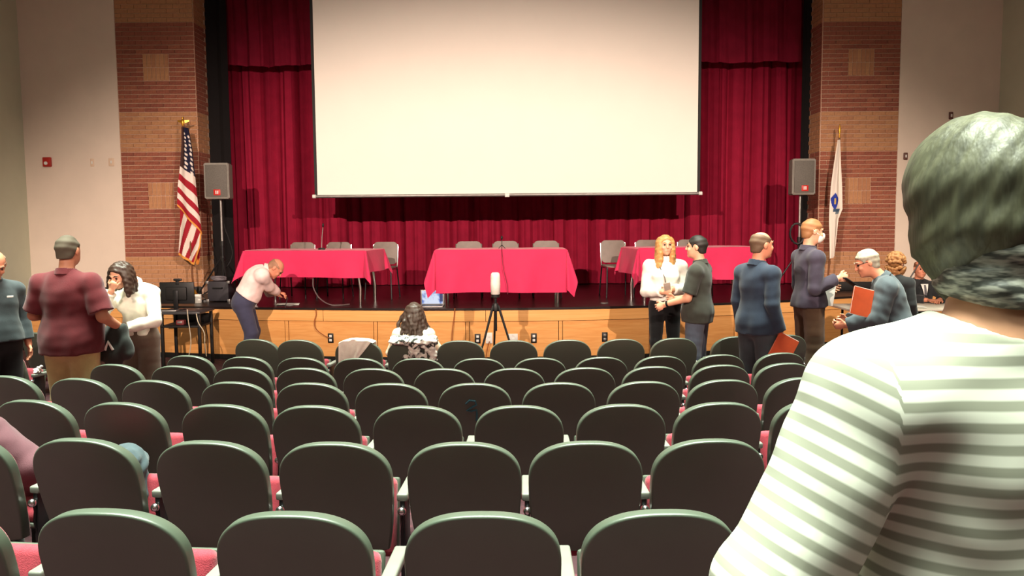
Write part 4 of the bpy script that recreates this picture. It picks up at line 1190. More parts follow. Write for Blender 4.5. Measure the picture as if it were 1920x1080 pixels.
        if trousers.get('belt'):
            S = Sdf(lo, hi, gh); R = frame(up, fr)
            S.ell(J['P'] * .5 + J['W'] * .5 + fr * fat * .4, (.148 * wide + fat * .5 + o + .006, .106 + fat * .75 + o + .006, .18), R, 0)
            S.cap(J['hR'] * .75 + J['hL'] * .25, J['hL'] * .75 + J['hR'] * .25, .122 + o + fat * .5, .122 + o + fat * .5, .03, fr, .92)
            S.plane(torso_lo, up); S.plane(torso_lo - up * .035, -up)
            garment('belt', S, trousers['belt'])
    if shoes:
        for q in ('R', 'L'):
            a, t_ = J['a' + q], J['t' + q]
            S = Sdf(np.minimum(a, t_) - .12, np.maximum(a, t_) + .12, .008)
            S.cap(a - V3(0, .03, .035), t_ + V3(0, .0, .004), .046, .038, .03, V3(0, 0, 1), .85); S.cap(a - V3(0, 0, .04), a + V3(0, 0, .0), .045, .045, .02)
            S.plane(V3(0, 0, .004), V3(0, 0, -1)); S.plane(a + V3(0, 0, .02), V3(0, 0, 1))
            garment('shoe', S, shoes)
    # ---- shirt
    if shirt:
        S = Sdf(lo, hi, shirt.get('h', gh)); o = shirt.get('off', .014)
        torso(S, o)
        hemf = shirt.get('hem', -.12)
        if hemf < 0: S.cap(J['hR'] * .75 + J['hL'] * .25 + up * .02, J['hL'] * .75 + J['hR'] * .25 + up * .02, .131 + o + fat * .55, .131 + o + fat * .55, .06, fr, .95); S.cap(J['hR'] * .75 + J['hL'] * .25 + up * (hemf - .03), J['hL'] * .75 + J['hR'] * .25 + up * (hemf - .03), .131 + o + fat * .55, .131 + o + fat * .55, .06, fr, .95)
        S.plane(J['P'] + up * hemf, -up)
        if shirt.get('blouse'):
            S.cap(J['hR'] * .7 + J['hL'] * .3 + up * (hemf + .12), J['hL'] * .7 + J['hR'] * .3 + up * (hemf + .12), .125 + o, .125 + o, .03, fr, .95)
            S.plane(J['P'] + up * hemf, -up)
        sl = shirt.get('sleeve', 1.93)
        for q in ('R', 'L'):
            arm(S, q, o + shirt.get('arm', 0), sl if not isinstance(sl, dict) else sl[q], loose=shirt.get('loose', .008))
        S.noise(shirt.get('amp', .0022) * .55, 22, shirt.get('seed', 3))
        S.noise(shirt.get('amp', .0022) * .22, 60, shirt.get('seed', 3) + 1)
        S.plane(J['P'] + up * hemf, -up)
        nk = shirt.get('neck')
        if nk != 'none':
            nr = shirt.get('neckr', .064); S.ell(J['N'] + up * .05, (nr, nr, nr * .9), None, .008, 'sub')
        g = garment('shirt', S, shirt['mat'], attrs=(lambda V_: {'stripe': stripe_coord(V_, J)}) if stripes else None)
        if shirt.get('collar'):
            nd = nrm(Hd - hu * .05 - hf * .015 - J['N'])
            c0, c1 = J['N'] - nd * .012 + fr * .004, J['N'] + nd * shirt.get('collar_h', .045)
            S = Sdf(np.minimum(c0, c1) - .14, np.maximum(c0, c1) + .14, .006)
            S.cap(c0, c1, .088, .072, .01, cut0=0, cut1=1); S.cap(c0, c1 + nd * .03, .074, .062, .0, mode='sub')
            if shirt['collar'] == 'open':
                S.cap(c0 + fr * .07, c1 + fr * .09, .022, .03, .008, mode='sub')
            garment('collar', S, shirt.get('collar_mat', shirt['mat']), parent=g)
    # ---- hair
    if hair:
        ty = hair['type']; hm = hair['mat']
        S = Sdf(Hd - .36, Hd + .30, hair.get('h', .006)); th = hair.get('th', .012)
        ctr = Hd + hu * .022 - hf * .012
        if ty in ('short', 'balding'):
            S.ell(ctr + hu * th * .55 - hf * th * .2, (.075 + th * .75, .095 + th * .8, .088 + th * .6), Rh, 0)
            S.ell(Hd - hf * .052 - hu * .035, (.060 + th * .3, .046 + th * .35, .06), Rh, .02)
            S.plane(Hd + hf * .062 + hu * hair.get('line', .035), nrm(hf * .85 - hu * .55))
            S.plane(Hd - hu * hair.get('nape', .075), -hu)
            for sx in (-1, 1): S.ell(Hd + hs * sx * .085 + hf * .012 - hu * .012, (.03, .028, .04), Rh, .006, 'sub')
            if ty == 'balding': S.ell(ctr + hu * .065 + hf * .035, (.066 * hair.get('bald', 1), .105 * hair.get('bald', 1), .07), Rh, .01, 'sub')
            S.noise(hair.get('amp', .0012), 70, 9)
        elif ty == 'long':
            S.ell(ctr, (.075 + th, .095 + th, .088 + th), Rh, 0)
            S.plane(Hd + hf * .058 + hu * .04, nrm(hf * .9 - hu * .45))
            r = np.random.RandomState(hair.get('seed', 2)); Ln = hair.get('len', .3)
            dn = -np.asarray(hair.get('down', V3(0, 0, 1)), float)
            for a in np.linspace(-hair.get('span', 2.3), hair.get('span', 2.3), hair.get('n', 40)):
                dirv = hs * math.sin(a) - hf * math.cos(a)
                for layer in range(2):
                    p = ctr + dirv * (.066 + .016 * layer) * (1 if abs(math.cos(a)) < .6 else 1.15) + hu * (.035 - .03 * layer)
                    L = Ln * r.uniform(.85, 1.08); q0 = p
                    rad = r.uniform(.016, .023)
                    for sgm in range(4):
                        out = dirv * hair.get('out', .012) * (1.2 if sgm == 0 else .6) + hs * r.normal() * hair.get('wave', .006) + hf * r.normal() * hair.get('wave', .006)
                        q1 = q0 + dn * L / 4 + out
                        S.cap(q0, q1, rad, rad * (.95 if sgm < 3 else .6), .020); q0 = q1; rad *= .95
            S.noise(.0014, 110, 4)
        elif ty == 'bob':
            S.ell(ctr - hu * .005, (.075 + th, .095 + th, .088 + th), Rh, 0)
            S.ell(Hd - hu * .055 - hf * .025, (.074 + th * .75, .078 + th * .6, .10), Rh, .04)
            S.plane(Hd + hf * .045 + hu * .03, nrm(hf * .95 - hu * .3))
            S.noise(hair.get('amp', .0015), 45, 9); S.noise(.0012, 120, 3)
        elif ty == 'curly':
            r = np.random.RandomState(5)
            S.ell(ctr, (.09, .105, .10), Rh, 0)
            S.plane(Hd + hf * .055 + hu * .03, nrm(hf * .9 - hu * .4))
            for i in range(300):
                v = r.normal(size=3); v = v / np.linalg.norm(v)
                if v.dot(hf) > .55: continue
                c = ctr - hu * .02 + Rh @ (v * V3(.105, .105, .125)) - hu * (.05 if v.dot(hu) < 0 else 0)
                S.ell(c, (.019, .019, .019), None, .005)
        garment('hair', S, hm)
    # ---- small face pieces
    if face:
        for sx in (-1, 1):
            c = (Hd + hs * sx * .031 + hf * .086 + hu * .006) * scale
            MB().sphere(tuple(c), (.0105 * scale,) * 3, 10, 8).build('eye', M['eye'], root)
            b0 = (Hd + hs * sx * .016 + hf * .097 + hu * .030) * scale; b1 = (Hd + hs * sx * .034 + hf * .092 + hu * .036) * scale; b2 = (Hd + hs * sx * .05 + hf * .078 + hu * .030) * scale
            MB().tube([tuple(b0), tuple(b1), tuple(b2)], [.003, .0045, .002], 6).build('eyebrow', hair['mat'] if hair else M['eye'], root)
        if not mask:
            m_ = [tuple((Hd + hs * x * .022 + hf * (.094 - .006 * x * x) - hu * .062) * scale) for x in (-1, -.5, 0, .5, 1)]
            MB().tube(m_, [.002, .005, .0055, .005, .002], 6).build('mouth', M['lip'], root)
    if mask:
        S = Sdf(Hd - .16, Hd + .16, .005)
        S.ell(Hd + hf * .05 - hu * .055, (.062, .066, .06), Rh, 0); S.ell(Hd + hf * .108 - hu * .035, (.02, .02, .03), Rh, .03)
        S.plane(Hd + hf * .045, -hf); S.plane(Hd - hu * .008, hu)
        garment('face_mask', S, mask)
        for sx in (-1, 1):
            pts = [Hd + hs * sx * .06 + hf * .05 - hu * .03, Hd + hs * sx * .082 + hf * .0 - hu * .012, Hd + hs * sx * .086 - hf * .03 + hu * .01]
            MB().tube([tuple(p * scale) for p in pts], .003, 6).build('mask_strap', mask, root)
    if extras: extras(root, J, scale)
    return root, J
def stripe_coord(V_, J):
    out = V_[:, 2].copy()
    for q, sg in (('R', 1), ('L', -1)):
        s_, e, w = J['s' + q], J['e' + q], J['w' + q]
        d0 = e - s_; L0 = np.linalg.norm(d0); t0 = (V_ - s_) @ d0 / L0
        d1 = w - e; L1 = np.linalg.norm(d1); t1 = (V_ - e) @ d1 / L1
        lo_ = t0 > L0
        tt = np.where(lo_ & (t1 > 0), L0 + np.maximum(t1, 0), np.minimum(t0, L0 + .02))
        sel = (sg * V_[:, 0] > .192)
        f = np.clip((sg * V_[:, 0] - .192) / .004, 0, 1)
        out = np.where(sel, s_[2] - tt, out)
    return out
def to_local(w, loc, psi, s):
    d = np.array(w, float) - np.array(loc, float); c, q = math.cos(-psi), math.sin(-psi)
    return V3(d[0] * c - d[1] * q, d[0] * q + d[1] * c, d[2]) / s
def to_world(p, loc, psi, s):
    c, q = math.cos(psi), math.sin(psi); p = np.asarray(p) * s
    return Vector((loc[0] + p[0] * c - p[1] * q, loc[1] + p[0] * q + p[1] * c, loc[2] + p[2]))
def rad(a): return math.radians(a)
def spot_on(px, Y): return (at(px, 600, Y).x, Y, floor_z(Y))
shoe_black = pmat('black_shoe', (26, 24, 24), 0.4); shoe_brown = pmat('brown_shoe', (70, 46, 32), 0.45)
def pose(**k): return {a: (b if isinstance(b, np.ndarray) else V3(*b)) for a, b in k.items()}
def DJ(): return {k: v.copy() for k, v in DEF.items()}

def folder(label, world, rx, ry, rz, w=.23, h=.30, mat=None, thick=.012):
    t = thing('document_folder', label, 'folder', world); t.rotation_euler = (rx, ry, rz)
    MB().slab(6, 6, lambda u, v: ((u - .5) * w, 0.006 * math.sin(u * 3), (v - .5) * h), (0, .002, 0)).build('front_cover', mat, t)
    MB().slab(6, 6, lambda u, v: ((u - .5) * w * .97, thick * .45 + 0.006 * math.sin(u * 3), (v - .5) * h * 1.04), (0, thick * .3, 0)).build('paper_stack', M['paper'], t)
    MB().slab(6, 6, lambda u, v: ((u - .5) * w, thick + 0.006 * math.sin(u * 3), (v - .5) * h), (0, .002, 0)).build('back_cover', mat, t)
    return t
M['orange'] = pmat('orange_folder', (176, 70, 34), 0.55, var=0.12, scale=10)

# 1 bald man at the far left edge, looking down to the right
loc = spot_on(-8, 7.0); s = 1.0
J = DJ(); J['H'] = V3(0, .065, 1.615)
def logo(root, J, s):
    o = MB().box((-.026, 0, -.008), (.026, .004, .008), .002).build('chest_logo', M['white'], root)
    o.location = (.07 * s * -1, .150 * s, 1.33 * s)
build_person('bald man in a grey fleece with a white chest mark, at the left edge', loc, rad(-128), s, J, SKIN['skin_ruddy'],
             dict(mat=cloth('grey_fleece', (58, 66, 70)), off=.018, collar=True, hem=-.02, sleeve=1.95), dict(mat=cloth('black_trousers', (26, 26, 27))), shoe_black,
             dict(type='balding', mat=pmat('grey_stubble', (120, 100, 84), 0.8), th=.004, bald=1.15, nape=.05), fat=.03, head_f=(.1, .85, -.55), head_u=(0, .5, .85), extras=logo)

# 2 man in the maroon polo shirt, from behind
loc = spot_on(132, 6.45); s = 1.05
J = DJ(); J.update(pose(sR=(.20, -.02, 1.375), sL=(-.20, -.02, 1.375)))
J['eR'], J['wR'] = V3(.285, -.04, 1.13), V3(.325, .17, 1.0)
J['eL'], J['wL'] = V3(-.285, -.01, 1.14), V3(-.16, .22, 1.10)
J['H'] = V3(0.0, .02, 1.635)
build_person('broad man in a maroon polo shirt and khaki trousers seen from behind', loc, rad(-4), s, J, SKIN['skin_tan'],
             dict(mat=cloth('maroon_polo', (88, 28, 34)), off=.020, collar=True, hem=-.10, sleeve=.86, loose=.022, arm=.008, amp=.0035), dict(mat=cloth('khaki', (186, 166, 116)), loose=.03, off=.014), shoe_brown,
             dict(type='short', mat=pmat('dark_grey_hair', (74, 66, 54), 0.8), th=.007, nape=.06), fat=.055, wide=1.16, face=False,
             hands={'R': dict(d=(0, .2, -1), n=(-1, 0, 0), curl=.9)})
hw = to_world(J['wR'], loc, rad(-4), s)
S = Sdf((-.16, -.12, -.36), (.16, .12, .10), .007)
S.ell((0, 0, -.02), (.08, .05, .06), None, 0); S.cap((0, 0, -.02), (-.02, 0, -.20), .075, .10, .05, V3(0, 1, 0), .6); S.cap((-.02, 0, -.2), (.02, 0, -.30), .09, .05, .04, V3(0, 1, 0), .6)
S.cap((.05, 0, 0), (.10, .01, -.18), .05, .06, .04); S.noise(.006, 28, 3)
V_, Q_ = S.mesh()
jk = thing('folded_jacket', 'dark folded jacket with a pale emblem hanging from the maroon-shirted man\'s hand', 'jacket', (hw.x - .055, hw.y - .05, hw.z + .0))
link('cloth', np_mesh('cloth', V_, Q_, cloth('dark_jacket', (40, 44, 42))), jk)
m_ = MB(); m_.tube([(-.05, -.062, -.15), (-.02, -.068, -.08), (.015, -.062, -.15)], .012, 6).build('emblem', M['white'], jk)

# 3 woman in the white shirt reading a sheet, hand at her mouth
loc = spot_on(262, 7.45); s = .955; psi = rad(180 - 10)
J = DJ(); bend(J, rad(10), extra={'W': .5, 'C': .8, 'H': 1.8})
J['H'] = J['H'] + V3(0, .035, -.03)
J['eR'], J['wR'] = ik(J['sR'], J['H'] + V3(.035, .085, -.15), (.6, .1, -1))
J['eL'], J['wL'] = ik(J['sL'], V3(-.06, .30, 1.06), (-1, -.3, -.6))
build_person('woman in a white shirt looking down at a sheet, hand at her mouth', loc, psi, s, J, SKIN['skin_fair'],
             dict(mat=cloth('white_shirt', (226, 220, 206)), off=.014, arm=.003, hem=.02, collar='open', amp=.004), dict(mat=cloth('taupe_trousers', (104, 86, 74)), loose=.045, off=.014), shoe_black,
             dict(type='long', mat=pmat('dark_brown_hair', (52, 34, 24), 0.5, var=.3, scale=60, stretch=(6, 6, .6)), len=.21, span=1.9, wave=.003), female=True,
             head_f=(.12, .86, -.45), head_u=(0, .45, .86), hands={'R': dict(d=(-.5, .2, .8), n=(0, -1, .2), curl=1.0), 'L': dict(d=(.9, .4, 0), n=(0, 0, 1), curl=.3)})
pw = to_world(V3(.02, .34, 1.075), loc, psi, s)
pp = MB().slab(5, 5, lambda u, v: ((u - .5) * .26, (v - .5) * .30, .01 * math.sin(3 * u + v)), (0, 0, .004)).build('paper_sheet', M['paper'], None)
pp.location = pw; pp.rotation_euler = (rad(14), rad(-14), psi + .15)
tag(pp, 'white sheet of paper held flat by the woman in the white shirt', 'paper')

# 4 man in the pink shirt bending over the stage edge to write
loc = (at(468, 600, 9.95).x, 9.95, floor_z(9.95)); s = 1.0; psi = rad(-80)
J = DJ(); 
J.update(pose(P=(0, -.06, .86), hR=(.09, -.07, .83), hL=(-.09, -.07, .83), kR=(.10, .03, .46), kL=(-.10, .03, .46), W=(0, -.01, .97), C=(0, .08, 1.115), N=(0, .215, 1.235), H=(0, .335, 1.255),
              sR=(.175, .185, 1.175), sL=(-.175, .185, 1.175)))
tgtR = to_local(at(538, 572, 10.62) + Vector((0, 0, .03)), loc, psi, s); tgtL = to_local(at(512, 576, 10.85) + Vector((0, 0, .05)), loc, psi, s)
J['eR'], J['wR'] = ik(J['sR'], tgtR, (.3, -.5, -.6)); J['eL'], J['wL'] = ik(J['sL'], tgtL, (-.6, -.3, -.6))
build_person('bald man in a pale pink shirt bending over the stage edge to write', loc, psi, s, J, SKIN['skin_ruddy'],
             dict(mat=cloth('pale_pink_shirt', (232, 206, 202)), off=.018, arm=.010, hem=.06, collar=True, sleeve=1.9, amp=.003), dict(mat=cloth('navy_trousers', (62, 62, 84)), loose=.025, belt=pmat('belt', (36, 28, 26), .5), rise=.09), shoe_black,
             dict(type='balding', mat=pmat('cropped_hair', (150, 110, 86), 0.7), th=.004, bald=1.2, nape=.06), fat=.035, head_f=(0, .62, -.78), head_u=(0, .78, .62),
             hands={'R': dict(d=(0, 1, -.2), n=(0, -.2, -1), curl=.9), 'L': dict(d=(.2, 1, -.1), n=(0, 0, -1), curl=.4)})
for k, (px, Y, a, lab) in enumerate(((540, 10.85, .2, 'white sheet of paper under the bending man\'s hands on the stage edge'),)):
    pp = MB().slab(4, 4, lambda u, v: ((u - .5) * .30, (v - .5) * .21, .003 * math.sin(5 * u)), (0, 0, .005)).build('paper_sheet', M['paper'], None)
    pp.location = (at(px, 572, Y).x, Y, STZ + .006); pp.rotation_euler = (0, 0, a); tag(pp, lab, 'paper')
wr = to_world(J['wR'], loc, psi, s)
pen = tag(MB().tube([(0, 0, 0), (.03, .02, .13)], .005, 8).build('pen', M['blackplastic'], None, loc=(wr.x + .09, wr.y + .02, STZ + .014)), 'dark pen in the writing man\'s hand', 'pen')

# 5 long-haired woman seated in the front row
x_, y_, z_, a_ = SEATPOS[6, 4]
loc = (x_, y_ + .34, z_); s = .88; psi = a_
J = DJ()
dz = -.47
for k_ in ('P', 'W', 'C', 'N', 'H', 'sR', 'sL', 'eR', 'eL', 'wR', 'wL', 'hR', 'hL'): J[k_] = J[k_] + V3(0, -.02, dz)
J['kR'] = V3(.11, .42, .50); J['kL'] = V3(-.11, .42, .50); J['aR'] = V3(.11, .42, .085); J['aL'] = V3(-.11, .42, .085); J['tR'] = V3(.12, .58, .03); J['tL'] = V3(-.12, .58, .03)
J['eR'], J['wR'] = ik(J['sR'], V3(.10, .26, .62), (1, -.3, -.4)); J['eL'], J['wL'] = ik(J['sL'], V3(-.10, .26, .62), (-1, -.3, -.4))
bend(J, rad(6), names=('W', 'C', 'N', 'H', 'sR', 'sL'))
build_person('seated woman with long dark wavy hair and a cream top in the front row', loc, psi, s, J, SKIN['skin_fair'],
             dict(mat=cloth('cream_top', (226, 214, 186)), off=.014, hem=-.08), dict(mat=cloth('dark_leggings', (36, 36, 40)), loose=.01), shoe_black,
             dict(type='long', mat=pmat('dark_wavy_hair', (58, 42, 34), 0.5, var=.45, scale=40, stretch=(5, 5, .8)), len=.34, span=2.0, wave=.016, out=.017, n=30, seed=8), female=True, face=True)
# fluffy jacket over her chair back
S = Sdf((-.30, -.20, .40), (.34, .30, .90), .008)
r_ = np.random.RandomState(4)
for i in range(90):
    x = r_.uniform(-.14, .25); z = r_.uniform(.47, .795); y = (CHAIR_H - z) * LEAN + .42 * x * x - .016
    if x < -.02 - (.79 - z) * .2: continue
    S.ell((x, y, z), (r_.uniform(.018, .034), .022, r_.uniform(.025, .05)), None, .012)
for i in range(24):
    x = -.18 + .42 * i / 23; S.cap((x, -.02 + .42 * x * x, .775), (x, .06 + .42 * x * x, .795), .022, .022, .02); S.cap((x, .06 + .42 * x * x, .795), (x, .11 + .42 * x * x, .74), .022, .02, .02)
S.noise(.003, 60, 2)
V_, Q_ = S.mesh()
fm = bpy.data.materials.new('fluffy_fur'); fm.use_nodes = True
N_ = fm.node_tree.nodes; L_ = fm.node_tree.links
tc_ = N_.new('ShaderNodeTexCoord'); nz_ = N_.new('ShaderNodeTexNoise'); nz_.inputs['Scale'].default_value = 13; nz_.inputs['Distortion'].default_value = 1.2; rp_ = N_.new('ShaderNodeValToRGB')
rp_.color_ramp.elements[0].color = lin((52, 54, 52)) + (1,); rp_.color_ramp.elements[1].color = lin((226, 224, 214)) + (1,); rp_.color_ramp.elements[0].position = .40; rp_.color_ramp.elements[1].position = .50
L_.new(tc_.outputs['Object'], nz_.inputs['Vector']); L_.new(nz_.outputs['Fac'], rp_.inputs['Fac']); L_.new(rp_.outputs['Color'], N_['Principled BSDF'].inputs['Base Color']); N_['Principled BSDF'].inputs['Roughness'].default_value = .95
o = link('fur_jacket', np_mesh('fur_jacket', V_, Q_, fm)); o.location = (x_, y_, z_); o.rotation_euler = (0, 0, a_)
tag(o, 'fluffy grey and white jacket draped over the long-haired woman\'s chair', 'jacket')
# white cloth over the neighbouring chair
x_, y_, z_, a_ = SEATPOS[6, 3]
def drp(u, v):
    # v: 0 bottom of the back side, over the top, to the front
    wv = .005 * math.sin(u * 13 + 3 * v) + .002 * math.sin(u * 31)
    xr = .20 - .02 * 0
    topx = -.175 + (.345) * u
    lowx = -.215 + .20 * u
    if v < .72:
        f = v / .72; z = .44 + (.79 - .44) * f + (.14 * u * (1 - f))
        x = lowx + (topx - lowx) * (f ** .9)
        cap_ = .60 + (CHAIR_H - .60) * max(0, 1 - abs(x / .237) ** 2.6) ** (1 / 2.6)
        z = min(z, cap_ + .012)
        return (x, (CHAIR_H - z) * LEAN + .42 * x * x - .020 + wv, z)
    f = (v - .72) / .28; x = topx
    cap_ = .60 + (CHAIR_H - .60) * max(0, 1 - abs(x / .237) ** 2.6) ** (1 / 2.6)
    z = cap_ + .013 - .16 * max(0, f - .45)
    y = (CHAIR_H - cap_) * LEAN + .42 * x * x - .018 + min(f / .45, 1) * .125 + .03 * max(0, f - .45)
    return (x, y, z + wv * .3)
o = MB().slab(40, 50, drp, (0, .004, .002)).build('white_cloth', pmat('white_knit', (246, 244, 228), .9, bump=.2), None)
o.location = (x_, y_, z_); o.rotation_euler = (0, 0, a_)
tag(o, 'white cloth hung over a front row seat back left of the long-haired woman', 'cloth')

# 6 woman in the white sweater facing the camera
loc = spot_on(1246, 8.95); s = .965; psi = rad(176)
J = DJ()
J['eR'], J['wR'] = ik(J['sR'], V3(.05, .20, 1.10), (.55, -.4, -1)); J['eL'], J['wL'] = ik(J['sL'], V3(-.06, .19, 1.13), (-.55, -.4, -1))
def lany(root, J, s):
    pts = [(.085, -.03, 1.46), (.07, .10, 1.38), (.02, .155, 1.26), (0, .165, 1.17)]
    MB().tube([tuple(np.array(p) * s) for p in pts], .006, 6).build('lanyard', pmat('lanyard', (96, 92, 84), .6), root)
build_person('blonde woman in a white sweater and black trousers facing the camera before the stage', loc, psi, s, J, SKIN['skin_fair'],
             dict(mat=cloth('white_sweater', (232, 228, 218)), off=.016, arm=.008, hem=.03, sleeve=1.92, amp=.004, collar=True, collar_h=.06, blouse=True), dict(mat=cloth('black_slim_trousers', (20, 20, 22)), loose=.008, off=.008), shoe_black,
             dict(type='long', mat=pmat('blonde_hair', (186, 138, 82), 0.5, var=.3, scale=50, stretch=(6, 6, .6)), len=.34, span=2.2, wave=.004, th=.008, out=.004, seed=3), female=True, head_f=(-.15, 1, -.05),
             hands={'R': dict(d=(-1, .25, .0), n=(0, -1, 0), curl=.9), 'L': dict(d=(1, .25, -.1), n=(0, -1, 0), curl=.9)}, extras=lany)
ph = to_world(V3(.0, .24, 1.15), loc, psi, s)
t = thing('phone', 'small pale phone held in the hands of the woman in the white sweater', 'phone', ph); t.rotation_euler = (rad(-30), .2, psi)
MB().box((-.036, -.005, -.07), (.036, .004, .07), .006).build('case', pmat('phone_case', (170, 158, 146), .4), t)
MB().box((-.032, -.0065, -.062), (.032, -.0045, .062), .002).build('phone_screen', M['blackplastic'], t)

# 7 man in the charcoal polo talking to her
loc = spot_on(1308, 8.4); s = .985; psi = rad(62)
J = DJ(); J['eL'], J['wL'] = ik(J['sL'], V3(-.17, .30, 1.02), (-.3, -1, -.5)); J['eR'], J['wR'] = ik(J['sR'], V3(.10, .26, 1.06), (.5, -1, -.5))
def watch(root, J, s):
    w, e = J['wL'], J['eL']; d = nrm(w - e)
    MB().tube([tuple((w - d * .035) * s), tuple((w - d * .012) * s)], .035 * s, 14).build('wristwatch', M['blackplastic'], root)
build_person('dark-haired man in a charcoal polo and blue jeans turned to the woman in white', loc, psi, s, J, SKIN['skin_fair'],
             dict(mat=cloth('charcoal_polo', (54, 56, 50)), off=.018, collar=True, hem=-.12, sleeve=.82, loose=.018, arm=.004), dict(mat=cloth('jeans', (78, 86, 100)), loose=.026, off=.012), shoe_brown,
             dict(type='short', mat=pmat('black_hair', (34, 30, 26), 0.6), th=.013, nape=.07), fat=.022, head_f=(-.18, 1, 0), extras=watch,
             hands={'L': dict(d=(-.1, .8, -.35), n=(1, 0, 0), curl=.8), 'R': dict(d=(-.5, .8, -.1), n=(-1, 0, 0), curl=.7)})

# 8 man in the navy jacket with the orange folder
loc = spot_on(1421, 7.42); s = 1.05; psi = rad(-60)
J = DJ(); J['sR'] = V3(.168, -.02, 1.375); J['sL'] = V3(-.168, -.02, 1.375); J['eR'], J['wR'] = V3(.205, -.05, 1.12), V3(.215, .04, .875); J['eL'] = V3(-.205, -.03, 1.12); J['H'] = V3(.01, .02, 1.63)
build_person('balding man in a navy jacket holding an orange folder behind the front seats', loc, psi, s, J, SKIN['skin_ruddy'],
             dict(mat=cloth('navy_jacket', (36, 46, 62)), off=.015, collar=True, hem=-.10, sleeve=1.96, arm=.004, amp=.003), dict(mat=cloth('slate_trousers', (58, 66, 72)), loose=.03, off=.012), shoe_black,
             dict(type='balding', mat=pmat('brown_cropped_hair', (92, 70, 52), 0.7), th=.006, bald=.85, nape=.07, line=.05), fat=.028, head_f=(.25, 1, -.03),
             hands={'R': dict(d=(0, .25, -1), n=(-1, 0, 0), curl=.9)})
hw = to_world(J['wR'] + V3(.02, .03, -.11), loc, psi, s)
folder('orange folder hanging from the navy-jacketed man\'s hand', (hw.x - .02, hw.y - .03, hw.z - .05), 0, rad(28), rad(8), .21, .28, M['orange'])

# 9 tall masked man
loc = spot_on(1516, 8.4); s = 1.08; psi = rad(-84)
J = DJ(); J['eR'], J['wR'] = ik(J['sR'], V3(.16, .20, 1.18), (.2, -1, -.9)); J['eL'], J['wL'] = ik(J['sL'], V3(-.12, .24, 1.10), (-.4, -1, -.6))
M['fmask'] = pmat('white_mask', (238, 232, 222), .8, var=.02)
build_person('tall man in a white face mask and dark sweater by the right pilaster', loc, psi, s, J, SKIN['skin_fair'],
             dict(mat=cloth('plum_sweater', (62, 56, 70)), off=.013, collar=True, hem=-.05, sleeve=1.9, arm=.008), dict(mat=cloth('brown_trousers', (84, 64, 48)), loose=.03, off=.012), shoe_brown,
             dict(type='short', mat=pmat('sandy_hair', (150, 104, 66), 0.6), th=.010, nape=.075), fat=.008, head_f=(.05, 1, -.12), mask=M['fmask'],
             hands={'R': dict(d=(.0, 1, .15), n=(-1, 0, .0), curl=1.0), 'L': dict(d=(.2, .9, -.4), n=(1, 0, 0), curl=.9)})
hw = to_world(J['wR'], loc, psi, s)
t = thing('clipboard', 'thin dark tablet pointing down from the masked man\'s right hand', 'tablet', (hw.x + .10, hw.y - .01, hw.z - .02)); t.rotation_euler = (0, rad(32), rad(6))
MB().box((-.06, -.07, -.006), (.16, .07, .006), .004).build('board', M['blackplastic'], t)
MB().box((-.05, -.06, .0055), (.15, .06, .0075), .002).build('glass', M['steel'], t)
p9 = at(1552, 552, 8.35)
pp = MB().slab(4, 6, lambda u, v: ((u - .5) * .10 + .03 * v, .02 * math.sin(4 * u + v), (v - .5) * .24), (0, .004, 0)).build('paper_sheet', M['paper'], None)
pp.location = (p9.x, 8.35, p9.z); tag(pp, 'white papers hanging from the masked man\'s hand', 'paper')

# 10 grey-haired man leaning with an orange folder
loc = spot_on(1682, 7.1); s = .985; psi = rad(70)
J = DJ(); bend(J, rad(17), extra={'W': .5, 'C': .85, 'H': 1.25})
J['eL'], J['wL'] = ik(J['sL'], V3(-.14, .42, 1.02), (-.5, -.6, -1)); J['eR'], J['wR'] = ik(J['sR'], V3(.05, .40, 1.04), (.6, -.5, -1))
gw = pmat('white_grey_hair', (150, 142, 126), 0.6, var=.2, scale=40)
def specs(root, J, s):
    H = J['H']; f = nrm(V3(-.2, 1, -.4)); u = nrm(V3(0, .4, 1) - f * V3(0, .4, 1).dot(f)); sd = np.cross(f, u)
    for sx in (-1, 1):
        MB().tube([tuple((H + sd * sx * .055 + f * .085 + u * .012) * s), tuple((H + sd * sx * .082 - f * .01 + u * .01) * s)], .003, 6).build('glasses_temple', M['steel'], root)
build_person('grey-haired man in a blue-grey jacket leaning forward beside the masked man', loc, psi, s, J, SKIN['skin_ruddy'],
             dict(mat=cloth('blue_grey_jacket', (68, 76, 82)), off=.026, collar=True, hem=-.10, sleeve=1.95, arm=.012, amp=.005), dict(mat=cloth('dark_blue_trousers', (44, 50, 66)), loose=.03), shoe_black,
             dict(type='short', mat=gw, th=.014, nape=.075, line=.05), fat=.03, head_f=(-.2, 1, -.4), head_u=(0, .4, 1), extras=specs,
             hands={'L': dict(d=(0, 1, -.1), n=(1, 0, .3), curl=.9), 'R': dict(d=(-.3, 1, 0), n=(-1, 0, 0), curl=.8)})
fp = at(1617, 566, 6.95)
folder('orange folder held against the grey-haired man\'s chest', fp, rad(-6), rad(14), rad(12), .20, .24, M['orange'])

# 11 curly-haired woman behind him
loc = spot_on(1677, 8.5); s = .87
J = DJ(); J['H'] = V3(-.01, .02, 1.625)
build_person('woman with curly blonde hair and a black top beyond the grey-haired man', loc, rad(-55), s, J, SKIN['skin_fair'],
             dict(mat=cloth('black_top', (34, 36, 38)), off=.016, hem=-.10), dict(mat=cloth('black_trousers_b', (30, 30, 32)), loose=.02), shoe_black,
             dict(type='curly', mat=pmat('curly_blonde_hair', (142, 98, 56), 0.7, var=.3, scale=30)), female=True, face=True)

